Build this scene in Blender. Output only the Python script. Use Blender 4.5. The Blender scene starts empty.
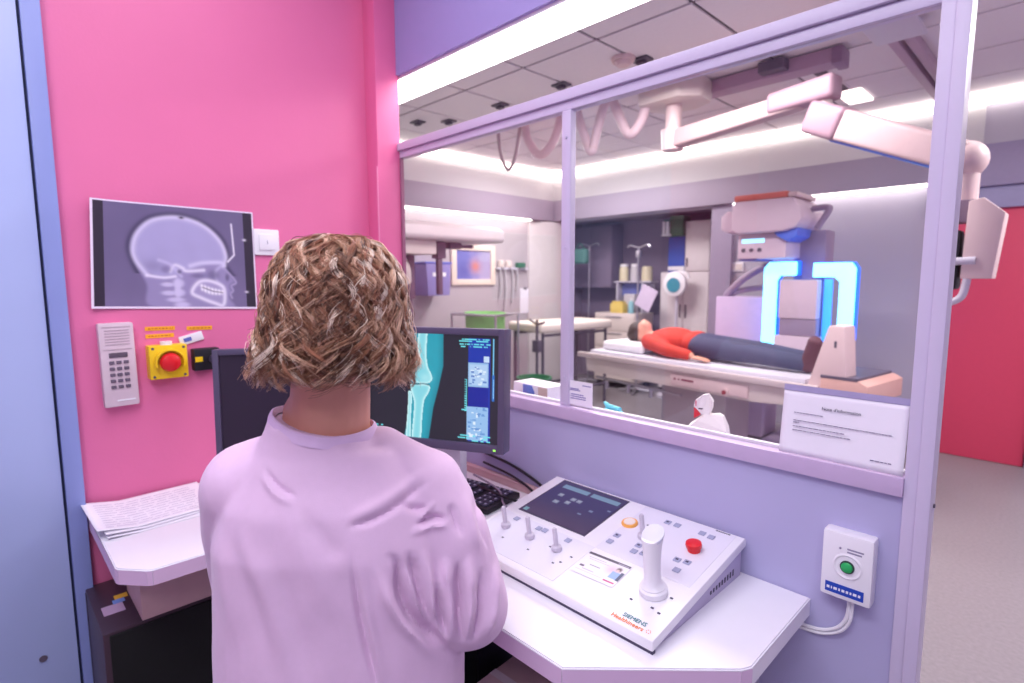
import bpy, bmesh, math, random
import numpy as np
from mathutils import Vector, Matrix, noise as mnoise

random.seed(7)
rng = np.random.default_rng(11)
SC = bpy.context.scene
COL = SC.collection
PI = math.pi

# ------------------------------------------------------------------ camera, world, lights, exposure
cam_data = bpy.data.cameras.new('camera')
cam = bpy.data.objects.new('camera', cam_data)
COL.objects.link(cam)
cam.location = (0, 0, 1.41)
_yaw, _pit, _roll = math.radians(-45.743), math.radians(6.3595), math.radians(-.1612)
_F = Vector((math.sin(_yaw) * math.cos(_pit), math.cos(_yaw) * math.cos(_pit), -math.sin(_pit)))
_R = Vector((math.cos(_yaw), -math.sin(_yaw), 0))
_U = _R.cross(_F)
_R2 = _R * math.cos(_roll) + _U * math.sin(_roll)
_U2 = -_R * math.sin(_roll) + _U * math.cos(_roll)
cam.rotation_euler = Matrix((_R2, _U2, -_F)).transposed().to_euler()
cam_data.sensor_width = 36
cam_data.lens = 551.586 / 1024 * 36
cam_data.clip_start = .02
cam_data.dof.use_dof = True
cam_data.dof.focus_distance = 1.0
cam_data.dof.aperture_fstop = 3.6
SC.camera = cam

world = bpy.data.worlds.new('world')
SC.world = world
world.use_nodes = True
world.node_tree.nodes['Background'].inputs[0].default_value = (.8, .8, 1, 1)
world.node_tree.nodes['Background'].inputs[1].default_value = .3


def area(name, loc, sx, sy, power, color, rot=(0, 0, 0)):
    l = bpy.data.lights.new(name, 'AREA')
    l.shape = 'RECTANGLE'
    l.size, l.size_y = sx, sy
    l.energy = power
    l.color = color
    o = bpy.data.objects.new(name, l)
    o.location = loc
    o.rotation_euler = rot
    COL.objects.link(o)
    return o


# ceiling lamps of the control room (behind and above the camera) and of the examination room
area('control_room_lamp', (-.35, -.35, 2.74), 1.2, .6, 30, (.93, .92, 1))
area('control_room_lamp', (-1.15, .45, 2.74), .6, .6, 11, (.95, .92, 1))
area('control_room_lamp', (.9, -1.0, 2.74), 1.2, .6, 23, (.93, .92, 1))
area('examination_room_lamp', (-1.6, 2.9, 2.70), 1.2, .6, 62, (1, .955, .945))
area('examination_room_lamp', (-3.6, 4.4, 2.70), 1.2, .6, 66, (1, .955, .945))
area('examination_room_lamp', (.9, 3.6, 2.70), 1.2, .6, 72, (1, .955, .945))

SC.view_settings.view_transform = 'Standard'
SC.view_settings.look = 'None'
SC.view_settings.gamma = 1
SC.view_settings.exposure = 0.0


# ------------------------------------------------------------------ materials
def lin(c):
    out = []
    for v in c[:3]:
        v = v / 255
        out.append(v / 12.92 if v <= .04045 else ((v + .055) / 1.055) ** 2.4)
    return out


MATS = {}


def mat(name, rgb, rough=.5, metal=0, var=.06, scale=30, bump=0, bscale=200, spec=.5, sheen=0, coat=0, stretch=None):
    if name in MATS:
        return MATS[name]
    m = bpy.data.materials.new(name)
    m.use_nodes = True
    nt = m.node_tree
    b = nt.nodes['Principled BSDF']
    b.inputs['Roughness'].default_value = rough
    b.inputs['Metallic'].default_value = metal
    b.inputs['Specular IOR Level'].default_value = spec
    if sheen:
        b.inputs['Sheen Weight'].default_value = sheen
    if coat:
        b.inputs['Coat Weight'].default_value = coat
    c = lin(rgb)
    tc = nt.nodes.new('ShaderNodeTexCoord')
    src = tc.outputs['Object']
    if stretch:
        mp = nt.nodes.new('ShaderNodeMapping')
        mp.inputs['Scale'].default_value = stretch
        nt.links.new(src, mp.inputs[0])
        src = mp.outputs[0]
    n = nt.nodes.new('ShaderNodeTexNoise')
    n.inputs['Scale'].default_value = scale
    n.inputs['Detail'].default_value = 3
    nt.links.new(src, n.inputs['Vector'])
    mx = nt.nodes.new('ShaderNodeMix')
    mx.data_type = 'RGBA'
    mx.inputs[6].default_value = [max(0, v * (1 - var)) for v in c] + [1]
    mx.inputs[7].default_value = [min(1, v * (1 + var)) for v in c] + [1]
    nt.links.new(n.outputs['Fac'], mx.inputs[0])
    nt.links.new(mx.outputs[2], b.inputs['Base Color'])
    if bump:
        n2 = nt.nodes.new('ShaderNodeTexNoise')
        n2.inputs['Scale'].default_value = bscale
        nt.links.new(src, n2.inputs['Vector'])
        bp = nt.nodes.new('ShaderNodeBump')
        bp.inputs['Strength'].default_value = bump
        bp.inputs['Distance'].default_value = .002
        nt.links.new(n2.outputs['Fac'], bp.inputs['Height'])
        nt.links.new(bp.outputs[0], b.inputs['Normal'])
    MATS[name] = m
    return m


def glow(name, rgb, strength):
    if name in MATS:
        return MATS[name]
    m = bpy.data.materials.new(name)
    m.use_nodes = True
    b = m.node_tree.nodes['Principled BSDF']
    c = lin(rgb) + [1]
    b.inputs['Base Color'].default_value = c
    b.inputs['Emission Color'].default_value = c
    b.inputs['Emission Strength'].default_value = strength
    MATS[name] = m
    return m


def paint_mat(name, strength=0, rough=.4):
    """colour from the mesh attribute Col: flat prints and lit screens"""
    m = bpy.data.materials.new(name)
    m.use_nodes = True
    nt = m.node_tree
    b = nt.nodes['Principled BSDF']
    a = nt.nodes.new('ShaderNodeAttribute')
    a.attribute_name = 'Col'
    b.inputs['Roughness'].default_value = rough
    if strength:
        b.inputs['Base Color'].default_value = (.01, .01, .012, 1)
        nt.links.new(a.outputs['Color'], b.inputs['Emission Color'])
        b.inputs['Emission Strength'].default_value = strength
    else:
        nt.links.new(a.outputs['Color'], b.inputs['Base Color'])
    return m


def glass_mat():
    m = bpy.data.materials.new('window_glass')
    m.use_nodes = True
    nt = m.node_tree
    nt.nodes.remove(nt.nodes['Principled BSDF'])
    out = nt.nodes['Material Output']
    t = nt.nodes.new('ShaderNodeBsdfTransparent')
    t.inputs[0].default_value = (.97, .965, .975, 1)
    g = nt.nodes.new('ShaderNodeBsdfGlossy')
    g.inputs['Roughness'].default_value = .02
    # Schlick reflectance of a thin pane, the same from both of its faces
    ge = nt.nodes.new('ShaderNodeNewGeometry')
    dt = nt.nodes.new('ShaderNodeVectorMath')
    dt.operation = 'DOT_PRODUCT'
    nt.links.new(ge.outputs['Incoming'], dt.inputs[0])
    nt.links.new(ge.outputs['Normal'], dt.inputs[1])

    def mth(op, a, b=None):
        n_ = nt.nodes.new('ShaderNodeMath')
        n_.operation = op
        for k_, v_ in enumerate((a, b)):
            if v_ is None:
                continue
            if isinstance(v_, (int, float)):
                n_.inputs[k_].default_value = v_
            else:
                nt.links.new(v_, n_.inputs[k_])
        return n_.outputs[0]
    fr_ = mth('ADD', mth('MULTIPLY', mth('POWER', mth('SUBTRACT', 1, mth('ABSOLUTE', dt.outputs['Value'])), 5), .9), .04)
    mx = nt.nodes.new('ShaderNodeMixShader')
    nt.links.new(fr_, mx.inputs[0])
    nt.links.new(t.outputs[0], mx.inputs[1])
    nt.links.new(g.outputs[0], mx.inputs[2])
    nt.links.new(mx.outputs[0], out.inputs[0])
    return m


PINK = mat('pink_paint', (228, 116, 164), .55, var=.03, scale=6, bump=.12, bscale=120)
PINKD = mat('pink_paint_column', (226, 108, 158), .5, var=.02)
LAV = mat('lavender_laminate', (182, 178, 216), .45, var=.015, scale=4)
LAVM = mat('lavender_metal', (206, 196, 222), .38, var=.02)
LAVP = mat('violet_paint', (156, 146, 202), .5, var=.02)
BLUE = mat('pale_blue_door', (172, 186, 230), .45, var=.015, scale=5)
BLUED = mat('blue_door_frame', (140, 154, 212), .45, var=.015)
DARKGAP = mat('dark_gap', (50, 55, 85), .7)
WHITE = mat('white_plastic', (240, 238, 244), .35, var=.012)
WHITEM = mat('white_matte', (240, 236, 240), .6, var=.015)
DESK = mat('white_desk_laminate', (240, 238, 246), .4, var=.01)
DESKE = mat('desk_edge_band', (226, 196, 226), .45, var=.02)
GREYW = mat('grey_white_plastic', (206, 200, 214), .42, var=.015)
PAPER = mat('paper', (240, 236, 246), .8, var=.02)
BLACK = mat('black_plastic', (30, 28, 36), .45)
BLACK2 = mat('dark_grey_plastic', (62, 54, 72), .4)
BEZEL = mat('monitor_bezel', (84, 76, 102), .38)
MESHBLK = mat('black_mesh_cloth', (16, 15, 18), .9, var=.8, scale=420, bump=.8, bscale=500)
CABTOP = mat('dark_brown_top', (66, 46, 58), .4)
INK = mat('dark_ink', (70, 66, 92), .7)
INKG = mat('grey_ink', (150, 144, 168), .7)
METAL = mat('brushed_metal', (190, 186, 196), .3, metal=.9)
RED = mat('red_plastic', (226, 34, 44), .3)
YELLOW = mat('yellow_plastic', (246, 206, 30), .4)
ORANGE = mat('orange_label', (250, 176, 40), .6)
CARD = mat('pale_cardboard', (214, 176, 178), .7)
CREAM = mat('cream_enamel', (222, 208, 202), .45, var=.02)
CREAMP = mat('pinkish_enamel', (222, 196, 196), .45, var=.02)
MAUVE = mat('mauve_grey_paint', (156, 145, 162), .55, var=.03)
WALLX = mat('examination_wall_paint', (178, 172, 186), .6, var=.03, scale=3)
WALLXL = mat('left_wall_paint', (182, 172, 178), .6, var=.03, scale=3)
WALLW = mat('white_wall_paint', (206, 203, 205), .6, var=.02)
ALC = mat('alcove_purple_paint', (138, 120, 144), .6, var=.03)
REDW = mat('red_door_paint', (208, 64, 96), .5, var=.03)
FLOOR = mat('speckled_grey_lino', (138, 130, 136), .45, var=.22, scale=60)
TILE = mat('ceiling_tile_white', (232, 224, 228), .8, var=.03, scale=40)
GRID = mat('ceiling_grid_grey', (96, 84, 98), .7)
CEIL = mat('control_ceiling_paint', (236, 232, 240), .8)
WALLC = mat('control_wall_paint', (212, 200, 228), .6)
TEALM = mat('teal_cloth', (60, 120, 120), .7)
GREEN = mat('green_plastic', (120, 190, 110), .5)
GREEND = mat('dark_green_plastic', (50, 110, 80), .5)
BLUEP = mat('blue_print', (40, 84, 180), .5)
DKGREY = mat('dark_grey_metal', (92, 82, 100), .45)
LAMPW = glow('lamp_white', (255, 250, 246), 7)
LAMPC = glow('cove_lamp_white', (255, 246, 236), 4.6)
LAMPB = glow('band_lamp_white', (255, 248, 238), 6.5)
LEDB = glow('blue_led_light', (120, 214, 255), 3.6)
LEDD = glow('blue_led_rim', (20, 100, 240), 1.8)
GLASS = glass_mat()


# ------------------------------------------------------------------ mesh helpers
def nbm():
    return bmesh.new()


def bx(bm, x0, y0, z0, x1, y1, z1, bev=0, seg=2, M=None):
    r = bmesh.ops.create_cube(bm, size=1)
    vs = r['verts']
    T = Matrix.Translation(((x0 + x1) / 2, (y0 + y1) / 2, (z0 + z1) / 2)) @ Matrix.Diagonal((abs(x1 - x0), abs(y1 - y0), abs(z1 - z0), 1))
    bmesh.ops.transform(bm, matrix=T, verts=vs)
    if bev:
        es = list({e for v in vs for e in v.link_edges})
        r2 = bmesh.ops.bevel(bm, geom=es, offset=bev, segments=seg, affect='EDGES', profile=.6)
        vs = list({v for f in r2['faces'] for v in f.verts} | {v for v in vs if v.is_valid})
    if M is not None:
        bmesh.ops.transform(bm, matrix=M, verts=vs)
    return vs


def cyl(bm, p0, p1, r0, r1=None, n=16):
    r1 = r0 if r1 is None else r1
    p0, p1 = Vector(p0), Vector(p1)
    d = p1 - p0
    M = Matrix.Translation((p0 + p1) / 2) @ d.to_track_quat('Z', 'Y').to_matrix().to_4x4()
    return bmesh.ops.create_cone(bm, cap_ends=True, segments=n, radius1=r0, radius2=r1, depth=d.length, matrix=M)['verts']


def ball(bm, c, r, n=2, M=None):
    T = Matrix.Translation(c) @ (M if M is not None else Matrix()) @ Matrix.Diagonal((*r, 1) if hasattr(r, '__len__') else (r, r, r, 1))
    return bmesh.ops.create_icosphere(bm, subdivisions=n, radius=1, matrix=T)['verts']


def smooth_path(pts, k=6):
    pts = [Vector(p) for p in pts]
    out = []
    for i in range(len(pts) - 1):
        a, b = pts[max(i - 1, 0)], pts[i]
        c, d = pts[i + 1], pts[min(i + 2, len(pts) - 1)]
        for j in range(k):
            t = j / k
            out.append(.5 * ((2 * b) + (c - a) * t + (2 * a - 5 * b + 4 * c - d) * t * t + (3 * b - a - 3 * c + d) * t ** 3))
    out.append(pts[-1])
    return out


def tube(bm, pts, r, n=8, k=6, r1=None):
    pts = smooth_path(pts, k) if k else [Vector(p) for p in pts]
    rings = []
    up = Vector((0, 0, 1))
    t0 = (pts[1] - pts[0]).normalized()
    nrm = t0.cross(up)
    if nrm.length < .05:
        nrm = t0.cross(Vector((1, 0, 0)))
    nrm.normalize()
    for i, p in enumerate(pts):
        t = (pts[min(i + 1, len(pts) - 1)] - pts[max(i - 1, 0)]).normalized()
        nrm = (nrm - t * nrm.dot(t)).normalized()
        b = t.cross(nrm)
        rr = r if r1 is None else r + (r1 - r) * i / (len(pts) - 1)
        rings.append([bm.verts.new(p + (nrm * math.cos(2 * PI * j / n) + b * math.sin(2 * PI * j / n)) * rr) for j in range(n)])
    for a, b in zip(rings, rings[1:]):
        for j in range(n):
            bm.faces.new((a[j], a[(j + 1) % n], b[(j + 1) % n], b[j]))
    bm.faces.new(rings[0][::-1])
    bm.faces.new(rings[-1])


def lathe(bm, prof, n=24, M=None):
    rings = []
    for r, z in prof:
        rings.append([bm.verts.new((r * math.cos(2 * PI * j / n), r * math.sin(2 * PI * j / n), z)) for j in range(n)])
    for a, b in zip(rings, rings[1:]):
        for j in range(n):
            bm.faces.new((a[j], a[(j + 1) % n], b[(j + 1) % n], b[j]))
    bm.faces.new(rings[0][::-1])
    bm.faces.new(rings[-1])
    if M is not None:
        bmesh.ops.transform(bm, matrix=M, verts=[v for R in rings for v in R])


def prism(bm, pts, h0, h1, f=lambda a, b, h: (a, b, h), bev=0):
    a = [bm.verts.new(f(p[0], p[1], h0)) for p in pts]
    b = [bm.verts.new(f(p[0], p[1], h1)) for p in pts]
    n = len(pts)
    fs = [bm.faces.new(a[::-1]), bm.faces.new(b)]
    for i in range(n):
        fs.append(bm.faces.new((a[i], a[(i + 1) % n], b[(i + 1) % n], b[i])))
    bmesh.ops.recalc_face_normals(bm, faces=fs)
    if bev:
        es = list({e for f_ in fs for e in f_.edges})
        bmesh.ops.bevel(bm, geom=es, offset=bev, segments=2, affect='EDGES', profile=.6)


def obj(name, bm, m, parent=None, smooth=True, loc=None, rot=None, kind=None, label=None):
    me = bpy.data.meshes.new(name)
    bmesh.ops.recalc_face_normals(bm, faces=bm.faces[:])
    bm.to_mesh(me)
    bm.free()
    return link(name, me, m, parent, smooth, loc, rot, kind, label)


def link(name, me, m, parent=None, smooth=True, loc=None, rot=None, kind=None, label=None):
    if m is not None:
        me.materials.clear()
        me.materials.append(m)
    o = bpy.data.objects.new(name, me)
    COL.objects.link(o)
    if smooth and len(me.polygons):
        me.polygons.foreach_set('use_smooth', [True] * len(me.polygons))
        if hasattr(me, 'set_sharp_from_angle'):
            me.set_sharp_from_angle(angle=math.radians(38))
    if parent is not None:
        o.parent = parent
    if loc is not None:
        o.location = loc
    if rot is not None:
        o.rotation_euler = rot
    if kind:
        o['kind'] = kind
    if label:
        o['label'] = label
    return o


def tag(o, label, cat, group=None):
    o['label'] = label
    o['category'] = cat
    if group:
        o['group'] = group
    return o


def thing(name, label, cat, loc=(0, 0, 0), rotz=0, group=None, rot=None):
    o = bpy.data.objects.new(name, None)
    COL.objects.link(o)
    o.empty_display_size = .05
    o.location = loc
    o.rotation_euler = rot if rot else (0, 0, rotz)
    return tag(o, label, cat, group)


def struct(name, bm, m, parent=None, smooth=True):
    o = obj(name, bm, m, parent, smooth)
    if parent is None:
        o['kind'] = 'structure'
    return o


def box(name, d, m, parent=None, bev=0, **k):
    bm = nbm()
    bx(bm, *d, bev=bev)
    return obj(name, bm, m, parent, **k)


def sbox(name, d, m, parent=None, bev=0):
    bm = nbm()
    bx(bm, *d, bev=bev)
    return struct(name, bm, m, parent)


def text(name, body, size, m, parent, M, depth=.0004):
    cu = bpy.data.curves.new(name, 'FONT')
    cu.body = body
    cu.size = size
    cu.extrude = depth
    cu.align_x = 'CENTER'
    cu.align_y = 'CENTER'
    to = bpy.data.objects.new(name, cu)
    COL.objects.link(to)
    dg = bpy.context.evaluated_depsgraph_get()
    me = bpy.data.meshes.new_from_object(to.evaluated_get(dg))
    bpy.data.objects.remove(to)
    me.transform(M)
    return link(name, me, m, parent, smooth=False)


def copy_tree(o, parent=None):
    c = o.copy()
    COL.objects.link(c)
    if parent is not None:
        c.parent = parent
    for ch in list(o.children):
        copy_tree(ch, c)
    return c


def XYZ(x, y, z):
    """matrix whose columns are the given local axes"""
    return Matrix((Vector(x), Vector(y), Vector(z))).transposed().to_4x4()


def painted(name, w, h, nx, ny, fn, m, parent=None, z=lambda u, v: 0 * u):
    """grid in the local XZ plane (u to +x, v down), facing -y; fn(u, v) -> linear rgb arrays"""
    u, v = np.meshgrid(np.linspace(0, 1, nx), np.linspace(0, 1, ny))
    co = np.stack([u * w, -z(u, v), (1 - v) * h], -1).reshape(-1, 3).astype(np.float32)
    idx = np.arange(nx * ny).reshape(ny, nx)
    q = np.stack([idx[:-1, :-1], idx[1:, :-1], idx[1:, 1:], idx[:-1, 1:]], -1).reshape(-1, 4).astype(np.int32)
    me = raw_mesh(name, co, q)
    col = np.ones((nx * ny, 4), np.float32)
    col[:, :3] = np.clip(fn(u, v), 0, 1).reshape(-1, 3)
    a = me.color_attributes.new('Col', 'FLOAT_COLOR', 'POINT')
    a.data.foreach_set('color', col.ravel())
    return link(name, me, m, parent)


def raw_mesh(name, co, faces):
    me = bpy.data.meshes.new(name)
    k = faces.shape[1]
    me.vertices.add(len(co))
    me.vertices.foreach_set('co', np.ascontiguousarray(co, np.float32).ravel())
    me.loops.add(faces.size)
    me.loops.foreach_set('vertex_index', np.ascontiguousarray(faces, np.int32).ravel())
    me.polygons.add(len(faces))
    me.polygons.foreach_set('loop_start', np.arange(0, faces.size, k, dtype=np.int32))
    me.polygons.foreach_set('loop_total', np.full(len(faces), k, np.int32))
    me.update(calc_edges=True)
    return me


def blob(prims, voxel=.006, smooth=5):
    """one continuous skin from tapered limbs and ellipsoids: ('c', p0, p1, r0, r1) or ('e', c, radii[, M3])"""
    bm = nbm()
    for p in prims:
        if p[0] == 'c':
            _, a, b, r0, r1 = p
            cyl(bm, a, b, r0, r1, 20)
            ball(bm, a, r0, 3)
            ball(bm, b, r1, 3)
        elif p[0] == 'e':
            ball(bm, p[1], p[2], 3, p[3].to_4x4() if len(p) > 3 else None)
        elif p[0] == 'l':            # loft of ellipses: (centre, right axis, forward axis, rx, ry)
            rings = []
            for c, ax, ay, rx, ry in p[1]:
                c, ax, ay = Vector(c), Vector(ax), Vector(ay)
                rings.append([bm.verts.new(c + ax * rx * math.copysign(abs(math.cos(2 * PI * j / 32)) ** .85, math.cos(2 * PI * j / 32)) + ay * ry * math.copysign(abs(math.sin(2 * PI * j / 32)) ** .85, math.sin(2 * PI * j / 32))) for j in range(32)])
            for a, b in zip(rings, rings[1:]):
                for j in range(32):
                    bm.faces.new((a[j], a[(j + 1) % 32], b[(j + 1) % 32], b[j]))
            bm.faces.new(rings[0][::-1])
            bm.faces.new(rings[-1])
    bmesh.ops.recalc_face_normals(bm, faces=bm.faces[:])
    me = bpy.data.meshes.new('blob')
    bm.to_mesh(me)
    bm.free()
    o = bpy.data.objects.new('blob', me)
    COL.objects.link(o)
    r = o.modifiers.new('r', 'REMESH')
    r.mode = 'VOXEL'
    r.voxel_size = voxel
    if smooth:
        s = o.modifiers.new('s', 'SMOOTH')
        s.factor = .5
        s.iterations = smooth
    dg = bpy.context.evaluated_depsgraph_get()
    out = bpy.data.meshes.new_from_object(o.evaluated_get(dg))
    bpy.data.objects.remove(o)
    return out
# ------------------------------------------------------------------ the setting: control room
# pink wall plane x = -1.928, window wall plane y = 1.2, ceilings at 2.8
sbox('floor', (-5.3, -2.3, -.06, 2.6, 6.6, 0), FLOOR)
wl = sbox('wall_left', (-2.05, -2.3, 0, -1.928, 1.21, 2.8), PINK)
col = sbox('trim_1', (-1.928, 1.112, 0, -1.85, 1.21, 2.8), PINKD, bev=.002)
bm = nbm()
bx(bm, -1.856, 1.1085, .9, -1.849, 1.1118, 1.83, bev=.001)
obj('trim_edge_strip', bm, mat('pale_pink_strip', (240, 150, 190), .5), col)
bm = nbm()
cyl(bm, (-1.9285, 1.085, 1.50), (-1.921, 1.085, 1.50), .006, n=10)
cyl(bm, (-1.9285, 1.078, 1.545), (-1.921, 1.078, 1.545), .005, n=10)
obj('wall_plug', bm, WHITEM, wl)
bm = nbm()
bx(bm, -1.90, 1.107, 1.485, -1.882, 1.114, 1.53, bev=.003)
obj('keyhole_plate', bm, DKGREY, col)
sbox('ceiling_control_room', (-2.05, -2.3, 2.8, 2.6, 1.36, 2.86), CEIL)
sbox('wall_back', (-2.05, -2.42, 0, 2.6, -2.3, 2.8), WALLC)
sbox('wall_right', (2.5, -2.42, 0, 2.62, 6.6, 2.86), WALLC)
wf = sbox('wall_front', (-1.85, 1.2, 0, -.1975, 1.355, 1.012), LAV)
sbox('wall_front_right', (.95, 1.2, 0, 2.5, 1.36, 2.8), LAVP)
so = sbox('wall_front_soffit', (-1.85, 1.2, 2.172, .95, 1.38, 2.8), LAVP)
sbox('wall_front_soffit_end', (-2.5, 1.212, 2.172, -1.851, 1.38, 2.8), LAVP)
# baseboard
sbox('baseboard_left', (-1.928, .20, 0, -1.916, 1.112, .08), LAVM)
sbox('baseboard_front', (-1.85, 1.188, 0, -.197, 1.2, .08), LAVM)

# linear lamp under the soffit
t = thing('linear_lamp', 'long white linear lamp glowing under the violet soffit above the window', 'lamp', (-1.0, 1.287, 2.172))
box('housing', (-1.40, -.074, -.012, .80, .078, 0), WHITEM, t)
box('diffuser', (-1.397, -.071, -.018, .797, .075, -.0125), LAMPW, t)

# blue door with its frame on the left
d = sbox('door_1', (-1.93, -.78, .01, -1.905, .134, 2.12), BLUE, bev=.002)
bm = nbm()
bx(bm, -1.927, .134, 0, -1.918, .140, 2.14)
bx(bm, -1.927, -.80, 2.12, -1.918, .140, 2.135)
obj('door_gap', bm, DARKGAP, d)
bm = nbm()
bx(bm, -1.93, .140, 0, -1.895, .181, 2.5, bev=.003)
bx(bm, -1.93, -.85, 2.135, -1.895, .140, 2.5, bev=.003)
bx(bm, -1.93, -.85, 0, -1.895, -.80, 2.135, bev=.003)
obj('door_frame', bm, BLUED, d)
bm = nbm()
cyl(bm, (-1.906, .060, .383), (-1.902, .060, .383), .009, n=14)
obj('lock_screw', bm, DKGREY, d)
bm = nbm()
cyl(bm, (-1.905, -.70, 1.02), (-1.86, -.70, 1.02), .012)
tube(bm, [(-1.86, -.70, 1.02), (-1.855, -.65, 1.02), (-1.86, -.58, 1.02)], .009)
obj('door_handle', bm, METAL, d)

# window between the rooms
w = sbox('window_1', (-1.849, 1.186, 1.0125, -.1975, 1.240, 1.048), mat('mauve_sill', (200, 178, 212), .4), bev=.002)       # the sill
bm = nbm()
bx(bm, -1.849, 1.196, 1.897, -.197, 1.235, 1.925, bev=.002)
bx(bm, -1.849, 1.206, 1.872, -.197, 1.235, 1.8965, bev=.003)
obj('window_rail', bm, LAVM, w)
bm = nbm()
bx(bm, -1.036, 1.204, 1.048, -1.004, 1.228, 1.872, bev=.003)
for z in (1.13, 1.50, 1.80):
    cyl(bm, (-1.02, 1.2035, z), (-1.02, 1.201, z), .004, n=10)
obj('window_mullion', bm, LAVM, w)
bm = nbm()
bx(bm, -1.849, 1.206, 1.048, -1.842, 1.220, 1.872)
obj('window_side_frame', bm, mat('dark_pink_frame', (150, 90, 120), .5), w)
bm = nbm()
bx(bm, -.1975, 1.192, 0, -.177, 1.238, 2.172, bev=.002)
bx(bm, -.1768, 1.186, 0, -.156, 1.238, 2.172, bev=.002)
post = obj('window_post', bm, LAVM, w)
bm = nbm()
cyl(bm, (-.1555, 1.22, 1.0), (-.153, 1.22, 1.0), .004, n=10)
obj('post_screw', bm, DKGREY, w)
bm = nbm()
bx(bm, -1.838, 1.220, 1.0481, -.2, 1.232, 1.054)
obj('glazing_bead', bm, WHITEM, w)
for x0, x1 in ((-1.838, -1.036), (-1.004, -.1975)):
    bm = nbm()
    bx(bm, x0, 1.212, 1.0485, x1, 1.219, 1.8715)
    obj('pane', bm, GLASS, w, smooth=False)

# ------------------------------------------------------------------ the setting: examination room
XL = -4.96
sbox('wall_left_examination', (XL - .12, 1.21, 0, XL, 5.6, 2.8), WALLXL)
sbox('wall_near_examination', (-5.08, 1.13, 0, -2.05, 1.21, 2.8), WALLX)
sbox('wall_far_examination', (-2.70, 5.6, 0, 2.5, 5.72, 2.8), WALLX)
sbox('wall_far_header', (XL - .12, 5.6, 2.16, -2.70, 5.72, 2.8), WALLX)
sbox('wall_alcove_back', (-5.3, 6.5, 0, -2.58, 6.6, 2.2), ALC)
sbox('wall_alcove_left', (-5.3, 5.72, 0, -5.18, 6.5, 2.2), ALC)
sbox('wall_alcove_right', (-2.70, 5.72, 0, -2.58, 6.5, 2.2), ALC)
sbox('ceiling_alcove', (-5.3, 5.72, 2.2, -2.58, 6.6, 2.26), ALC)
pier = nbm()
prism(pier, [(XL, 5.12), (XL + .02, 5.12), (XL + .16, 5.42), (XL + .16, 5.6), (XL, 5.6)], 0, 2.15)
struct('trim_2', pier, mat('pier_paint', (206, 198, 200), .6))
sbox('trim_3', (-2.72, 5.54, 0, -2.50, 5.6, 2.16), mat('grey_pillar', (150, 138, 160), .45))
cl = sbox('ceiling', (-5.3, 1.36, 2.812, 2.6, 6.6, 2.87), GRID)
me = None
for i in range(-5, 8):
    for j in range(-3, 5):
        x0, y0 = -2.08 + .6 * i - .0, 2.72 + .6 * j
        if x0 < XL - .15 or x0 + .6 > 2.56 or y0 < .9 or y0 > 5.5:
            continue
        if me is None:
            bm = nbm()
            bx(bm, .010, .010, 0, .590, .590, .012, bev=.002, seg=1)
            o = obj('ceiling_tile', bm, TILE, cl, smooth=False, loc=(x0, y0, 2.799))
            me = o.data
        else:
            o = bpy.data.objects.new('ceiling_tile', me)
            COL.objects.link(o)
            o.parent = cl
            o.location = (x0, y0, 2.799)
# white frieze, mauve service band and the lamps along left and far walls
sbox('trim_4', (XL, 1.36, 2.42, XL + .012, 5.6, 2.8), WALLW)
sbox('trim_5', (XL, 5.588, 2.42, -.60, 5.6, 2.8), WALLW)
bd = sbox('trim_6', (XL + .012, 1.36, 2.165, XL + .13, 5.6, 2.42), MAUVE, bev=.002)
b2 = sbox('trim_7', (XL + .13, 5.47, 2.165, -.88, 5.6, 2.42), MAUVE, bev=.002)
b3 = sbox('trim_8', (-.878, 5.46, 2.095, 2.5, 5.6, 2.40), mat('violet_grey_band', (146, 134, 164), .5), bev=.002)
sbox('trim_9', (-.878, 5.50, 1.935, 2.5, 5.6, 2.095), mat('blue_grey_track', (150, 144, 178), .5), bev=.002)


def strip_lamp(name, label, d, m):
    return tag(box(name, d, m, bev=.004), label, 'lamp')


strip_lamp('cove_lamp', 'glowing strip lamp along the ceiling edge of the left examination wall', (XL + .012, 1.36, 2.715, XL + .07, 5.53, 2.79), LAMPC)
strip_lamp('cove_lamp', 'glowing strip lamp along the ceiling edge of the far examination wall', (XL + .012, 5.53, 2.715, 2.45, 5.588, 2.79), LAMPC)
strip_lamp('band_lamp', 'white strip lamp under the mauve band on the left examination wall', (XL + .015, 1.40, 2.15, XL + .09, 5.1, 2.164), LAMPB)
strip_lamp('band_lamp', 'white strip lamp under the mauve band right of the grey pillar', (-2.49, 5.51, 2.15, -.90, 5.585, 2.164), LAMPB)
# red sliding door and its jamb
dr = sbox('door_2', (-.86, 5.54, .004, -.20, 5.592, 1.95), REDW, bev=.003)
box('door_jamb', (-.19, 5.50, 0, -.06, 5.598, 1.93), mat('door_jamb_lavender', (170, 150, 180), .5), dr)
box('door_pull', (-.215, 5.52, .86, -.19, 5.54, 1.0), DKGREY, dr)
# ------------------------------------------------------------------ painting helpers for prints and screens
def sst(a, b, x):
    t = np.clip((x - a) / (b - a), 0, 1)
    return t * t * (3 - 2 * t)


def inpoly(x, y, pts):
    r = np.zeros(x.shape, bool)
    n = len(pts)
    for i in range(n):
        x0, y0 = pts[i]
        x1, y1 = pts[(i + 1) % n]
        c = ((y0 > y) != (y1 > y)) & (x < (x1 - x0) * (y - y0) / ((y1 - y0) or 1e-9) + x0)
        r ^= c
    return r


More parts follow.
